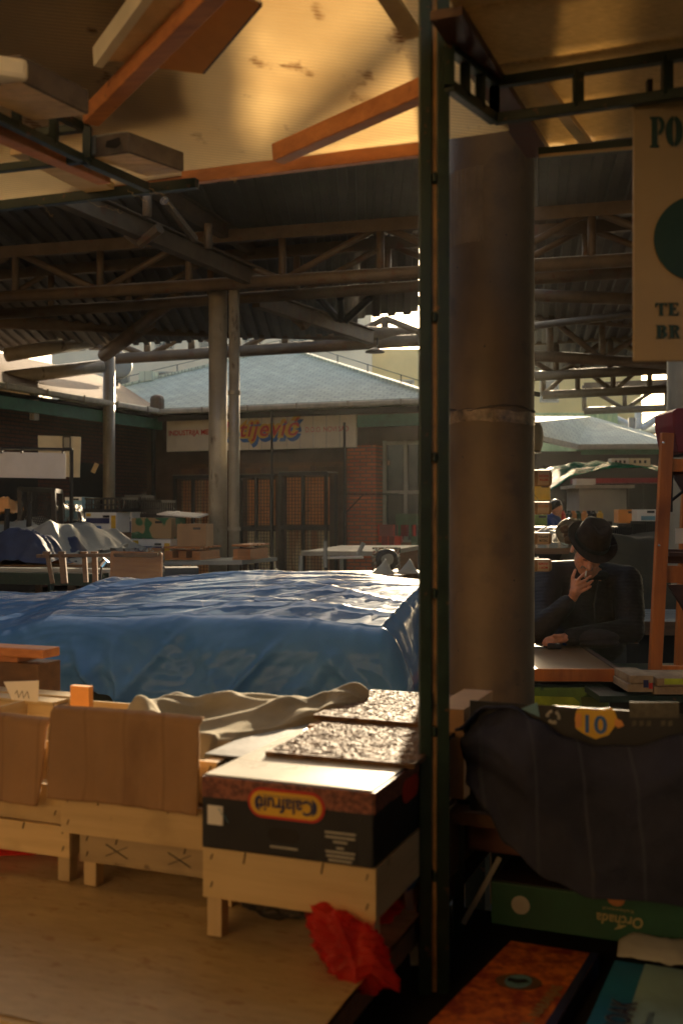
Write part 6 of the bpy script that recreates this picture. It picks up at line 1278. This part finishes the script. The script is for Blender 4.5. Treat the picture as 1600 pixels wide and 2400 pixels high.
# neck, trunk, arms, legs
NB = Pm(1385, 1352, 6.40); CH = Pm(1372, 1420, 6.45); HP = Vector((CH.x - .02, 6.92, .92))
SL, SR_ = Pm(1285, 1352, 6.40), Pm(1462, 1362, 6.40)
EL, ER = Pm(1262, 1478, 6.02), Pm(1477, 1478, 6.16)
WL, WR = Pm(1342, 1400, 5.98), Pm(1328, 1494, 5.94)
b.capsule(H(0, .03, -.06), NB, .052, .062); b.capsule(NB, CH, .09, .13); b.capsule(CH + Vector((-.07, 0, .02)), HP + Vector((-.05, 0, .05)), .115, .12); b.capsule(CH + Vector((.07, 0, .02)), HP + Vector((.05, 0, .05)), .115, .12)
b.capsule(NB, SL, .06, .06); b.capsule(NB, SR_, .06, .06); b.capsule(SL, EL, .055, .042); b.capsule(SR_, ER, .055, .042); b.capsule(EL, WL, .040, .027); b.capsule(ER, WR, .040, .028)
for s in (-1, 1):
    hp = HP + Vector((s * .09, 0, -.02)); kn_ = Vector((hp.x + s * .02, 6.86, .49)); an = Vector((hp.x + s * .03, 6.95, .09))
    b.capsule(hp, kn_, .085, .058); b.capsule(kn_, an, .055, .038); b.capsule(an, an + Vector((0, -.16, -.045)), .042, .034)
# smoking hand: back of the hand to the camera, fingers across to the mouth
yh = 5.96
def q(px, py, dy=0.0): return P(px, py, yh + dy)
b.capsule(WL, q(1347, 1384), .027, .030); b.capsule(q(1342, 1386), q(1350, 1364), .022, .018); b.capsule(q(1352, 1390), q(1362, 1374), .019, .016)
for pts, r0 in ((((1350, 1362), (1362, 1350), (1373, 1341)), .0100), (((1354, 1369), (1370, 1360), (1384, 1350)), .0102), (((1358, 1378), (1374, 1370), (1388, 1361)), .0098), (((1360, 1387), (1374, 1381), (1384, 1374)), .0086)):
    p_ = [q(x, y, -.012 - .006 * i * (1 - i * .7)) for i, (x, y) in enumerate(pts)]
    b.capsule(p_[0], p_[1], r0, r0 * .92, 10); b.capsule(p_[1], p_[2], r0 * .92, r0 * .78, 10)
b.capsule(q(1341, 1374, .01), q(1341, 1352, .012), .014, .011, 10); b.capsule(q(1341, 1352, .012), q(1347, 1336, .016), .011, .009, 10)
# resting hand with curled fingers
b.capsule(WR, WR + Vector((-.075, -.01, -.012)), .027, .026)
for i, (dz, L) in enumerate(((.012, .055), (.0, .062), (-.012, .058), (-.022, .045))):
    a0 = WR + Vector((-.085, -.020 - .004 * i, dz - .006)); a1 = a0 + Vector((-L * .6, -.004, -.008)); a2 = a1 + Vector((-L * .22, .02, -.016)); b.capsule(a0, a1, .0095, .009, 10); b.capsule(a1, a2, .009, .0075, 10)
b.capsule(WR + Vector((-.03, -.02, .012)), WR + Vector((-.085, -.045, .016)), .012, .009, 10)
body = remesh(b, .0058, 2).build('body', m_skin, man, smooth=True)
# face details
for s in (-1, 1):
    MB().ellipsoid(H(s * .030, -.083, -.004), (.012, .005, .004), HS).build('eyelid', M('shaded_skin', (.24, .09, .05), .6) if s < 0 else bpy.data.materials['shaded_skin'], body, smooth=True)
    br = MB();
    for k in range(7): br.capsule(H(s * (.016 + .004 * k), -.091 + .0012 * k, .010 + .002 * math.sin(k * .5)), H(s * (.020 + .004 * k), -.090 + .0012 * k, .011 + .002 * math.sin(k * .5)), .0032, .0026, 6)
    br.build('eyebrow', m_hair, body, smooth=True)
ms = MB()
for k in range(9): x = -.026 + .0065 * k; ms.capsule(H(x, -.088 + abs(x) * .35, -.046 - abs(x) * .15), H(x * 1.15, -.088 + abs(x) * .4, -.056 - abs(x) * .3), .0065, .004, 8)
ms.build('moustache', m_hair, body, smooth=True)
hr = MB(); hr.ellipsoid(H(0, .045, -.01), (.079, .075, .07), HS)
for s in (-1, 1): hr.capsule(H(s * .072, -.005, .03), H(s * .072, -.006, -.014), .012, .008)
remesh(hr, .006, 2).build('hair', m_hair, man, smooth=True)
# hat: pinched crown, band, curved brim
def hat(u, v):
    a = u * 2 * math.pi; prof = ((.098, 0), (.097, .03), (.092, .07), (.082, .105), (.060, .118), (.0, .108)); t = v * (len(prof) - 1); i = min(int(t), len(prof) - 2); f = t - i
    r = 1.0 * (prof[i][0] + (prof[i + 1][0] - prof[i][0]) * f); z = 1.0 * (prof[i][1] + (prof[i + 1][1] - prof[i][1]) * f)
    x, y = r * .90 * math.cos(a), r * 1.08 * math.sin(a); k = min(z / .11, 1)
    x *= 1 - .22 * k * max(0, -math.sin(a)) ** 1.0; z -= .018 * k * math.exp(-(x / .028) ** 2) * (.6 + .4 * (y < 0)); z += .012 * k * (y < 0) * -y * 6
    return H(x, y + .008, z + .052)
ht = thing('hat', 'dark brown felt hat with a curved brim on the head of the smoking man', 'hat', H(0, 0, .05))
MB().grid(hat, 56, 26).build('crown', m_felt, ht, smooth=True, solid=.003)
def brim(u, v):
    a = u * 2 * math.pi; r0, r1 = .096, .096 + .052; r = r0 + (r1 - r0) * v; x, y = r * .90 * math.cos(a), r * 1.06 * math.sin(a)
    z = .052 + .018 * v * v * abs(math.cos(a)) ** 1.6 - .012 * v * max(0, -math.sin(a)) ** 2 + .012 * v * max(0, math.sin(a)); return H(x, y + .008, z)
MB().grid(brim, 64, 8).build('brim', m_felt, ht, smooth=True, solid=.004)
MB().grid(lambda u, v: (lambda p: p)(H(.1012 * .90 * math.cos(u * 6.2832), .1012 * 1.08 * math.sin(u * 6.2832) + .008, .054 + .026 * v)), 48, 2).build('hat_band', m_black, ht, smooth=True)
# quilted jacket
j = MB(); up = Vector((0, 0, 1))
j.capsule(NB + Vector((0, .03, .0)), CH, .115, .165, 20); j.capsule(CH + Vector((-.085, 0, .02)), HP + Vector((-.06, 0, .05)), .155, .155, 20); j.capsule(CH + Vector((.085, 0, .02)), HP + Vector((.06, 0, .05)), .155, .155, 20)
j.capsule(CH + Vector((-.06, -.05, -.05)), CH + Vector((.06, -.05, -.05)), .14, .14, 20); j.capsule(CH + Vector((-.08, -.02, -.20)), CH + Vector((.08, -.02, -.20)), .15, .15, 20)
for S_, E_, W_, cut in ((SL, EL, WL, .80), (SR_, ER, WR, .93)):
    j.capsule(NB + Vector((0, .05, .01)), S_, .095, .095, 18); j.capsule(S_, E_, .100, .078, 18); j.capsule(E_, E_.lerp(W_, cut), .075, .052, 18)
j = remesh(j, .0095, 6)
for i, v in enumerate(j.v):    # stitched quilting rows and creases
    n = noise.fractal(v * 7, 1.0, 2.0, 3, noise_basis='PERLIN_ORIGINAL'); r = math.sin((v.z * 1.0 + .25 * (v.y - 6.4)) * 2 * math.pi / .048)
    d = v - Vector((CH.x, 6.45, v.z)); d.z = 0; d = d.normalized() if d.length > 1e-5 else Vector((0, -1, 0)); j.v[i] = v + d * (.0055 * abs(r) + .010 * n)
jk = j.build('jacket', m_jacket, man, smooth=True)
cl = MB()
for k in range(15):
    a0 = math.pi * (1.62 + .0) + k * (1.76 * math.pi) / 14; c0_ = NB + Vector((.088 * math.cos(a0 * 1) , .085 * math.sin(a0) + .015, .012 + .03 * max(0, math.sin(a0)))); a1 = a0 + 1.76 * math.pi / 14
    cl.capsule(c0_, NB + Vector((.088 * math.cos(a1), .085 * math.sin(a1) + .015, .012 + .03 * max(0, math.sin(a1)))), .034, .034, 10)
remesh(cl, .009, 4).build('collar', m_jacket, man, smooth=True)
cf = MB(); e = EL.lerp(WL, .80); cf.capsule(EL.lerp(WL, .72), e, .052, .050, 14); cf.build('cuff', m_jacket, man, smooth=True)
zp = MB().path([NB + Vector((.01, -.115, -.01)), CH + Vector((.01, -.172, .02)), CH + Vector((.01, -.195, -.08)), CH + Vector((.01, -.18, -.2))], .005, 6).build('zip', m_blackpl, man)
tr = MB()
for s in (-1, 1):
    hp = HP + Vector((s * .09, 0, .0)); kn_ = Vector((hp.x + s * .02, 6.86, .49)); an = Vector((hp.x + s * .03, 6.95, .10)); tr.capsule(hp, kn_, .105, .075, 16); tr.capsule(kn_, an, .072, .062, 16)
remesh(tr, .011, 3).build('trousers', m_trouser, man, smooth=True)
for s in (-1, 1):
    an = Vector((HP.x + s * .12, 6.95, .075)); bo = MB(); bo.capsule(an + Vector((0, .03, -.03)), an + Vector((0, -.19, -.042)), .048, .040, 14); bo.box(an + Vector((0, -.08, -.066)), (.085, .27, .018)); bo.build('shoe', m_blackpl, man, smooth=True)
cg_ = thing('cigarette', 'lit white cigarette between the fingers of the man at his mouth', 'cigarette', q(1371, 1352, -.035))
MB().tube(q(1373, 1338, -.022), q(1371, 1350, -.034), .0042, 10).build('paper', m_white, cg_); MB().tube(q(1371, 1350, -.034), q(1370.7, 1352, -.036), .0042, 10).build('ash', m_greyprint, cg_); MB().tube(q(1373.6, 1334, -.018), q(1373, 1338, -.022), .0043, 10).build('filter', m_cardo, cg_)
# passer-by in blue far behind
pf = thing('person', 'person in a blue jacket with dark hair far behind the stalls', 'person', (P(1287, 0, 16).x, 16, 0)); X0 = P(1287, 0, 16).x
w = MB(); w.ellipsoid((X0 + .10, 15.95, 1.60), (.085, .10, .12)); w.capsule((X0 + .08, 15.97, 1.52), (X0 + .03, 16, 1.42), .05, .06); w.capsule((X0 + .02, 16, 1.38), (X0 - .04, 16, .95), .13, .14)
for s in (-1, 1):
    w.capsule((X0 + .02, 16 + s * .14, 1.38), (X0 + .05, 16 + s * .2, 1.1), .05, .04); w.capsule((X0 + .05, 16 + s * .2, 1.1), (X0 + .22, 15.98 + s * .15, 1.0), .04, .03); w.ellipsoid((X0 + .27, 15.97 + s * .14, .99), (.045, .03, .022))
    w.capsule((X0 - .04, 16 + s * .09, .92), (X0 - .02, 16 + s * .1, .48), .085, .055); w.capsule((X0 - .02, 16 + s * .1, .48), (X0 - .05, 16 + s * .1, .08), .052, .04); w.capsule((X0 - .05, 16 + s * .1, .06), (X0 + .1, 16 + s * .1, .04), .045, .035)
remesh(w, .012, 2).build('body', m_skin, pf, smooth=True)
w = MB(); w.capsule((X0 + .02, 16, 1.38), (X0 - .04, 16, .95), .165, .175, 16)
for s in (-1, 1): w.capsule((X0 + .02, 16 + s * .14, 1.38), (X0 + .05, 16 + s * .2, 1.1), .075, .065, 12); w.capsule((X0 + .05, 16 + s * .2, 1.1), (X0 + .20, 15.98 + s * .15, 1.01), .062, .05, 12)
remesh(w, .014, 3).build('jacket', m_blueworn, pf, smooth=True)
w = MB()
for s in (-1, 1): w.capsule((X0 - .04, 16 + s * .09, .9), (X0 - .02, 16 + s * .1, .48), .11, .075, 12); w.capsule((X0 - .02, 16 + s * .1, .48), (X0 - .05, 16 + s * .1, .1), .07, .06, 12)
remesh(w, .014, 3).build('trousers', m_trouser, pf, smooth=True)
MB().ellipsoid((X0 + .085, 15.96, 1.64), (.095, .108, .105)).build('hair', m_blackpl, pf, smooth=True)

# ------------------------------------------------------------------ dusty air
hzm = bpy.data.materials.new('haze_air'); hzm.use_nodes = True; n_ = hzm.node_tree.nodes; n_.remove(n_['Principled BSDF'])
pv_ = n_.new('ShaderNodeVolumePrincipled'); pv_.inputs['Color'].default_value = (.92, .95, .90, 1); pv_.inputs['Density'].default_value = .0004; pv_.inputs['Anisotropy'].default_value = .55
hzm.node_tree.links.new(pv_.outputs[0], n_['Material Output'].inputs['Volume'])
hz = MB().box((0, 35, 7.6), (122, 152, 17.4)).build('haze', hzm); tag(hz, kind='stuff')

smm = bpy.data.materials.new('thin_smoke'); smm.use_nodes = True; n_ = smm.node_tree.nodes; n_.remove(n_['Principled BSDF'])
pv_ = n_.new('ShaderNodeVolumePrincipled'); pv_.inputs['Color'].default_value = (.95, .95, .95, 1); pv_.inputs['Density'].default_value = 5.0; pv_.inputs['Anisotropy'].default_value = .6
smm.node_tree.links.new(pv_.outputs[0], n_['Material Output'].inputs['Volume'])
smk = MB()
for k in range(7):
    o_ = P(470 + 22 * k, 1425 - 8 * k, 4.72); ps = []
    for j in range(26):
        a_ = j * .34 + k; ps.append(o_ + Vector((.045 * fbm(j * .12, k, 1, 3) + .016 * math.cos(a_) + .003 * j, .02 * fbm(j * .1, 5, k, 2), .0036 * j + .014 * math.sin(a_))))
    smk.path(ps, [.0025 + .0022 * math.sin(j * .7 + k) ** 2 for j in range(26)], 8)
so_ = smk.build('smoke', smm, smooth=True); tag(so_, kind='stuff')
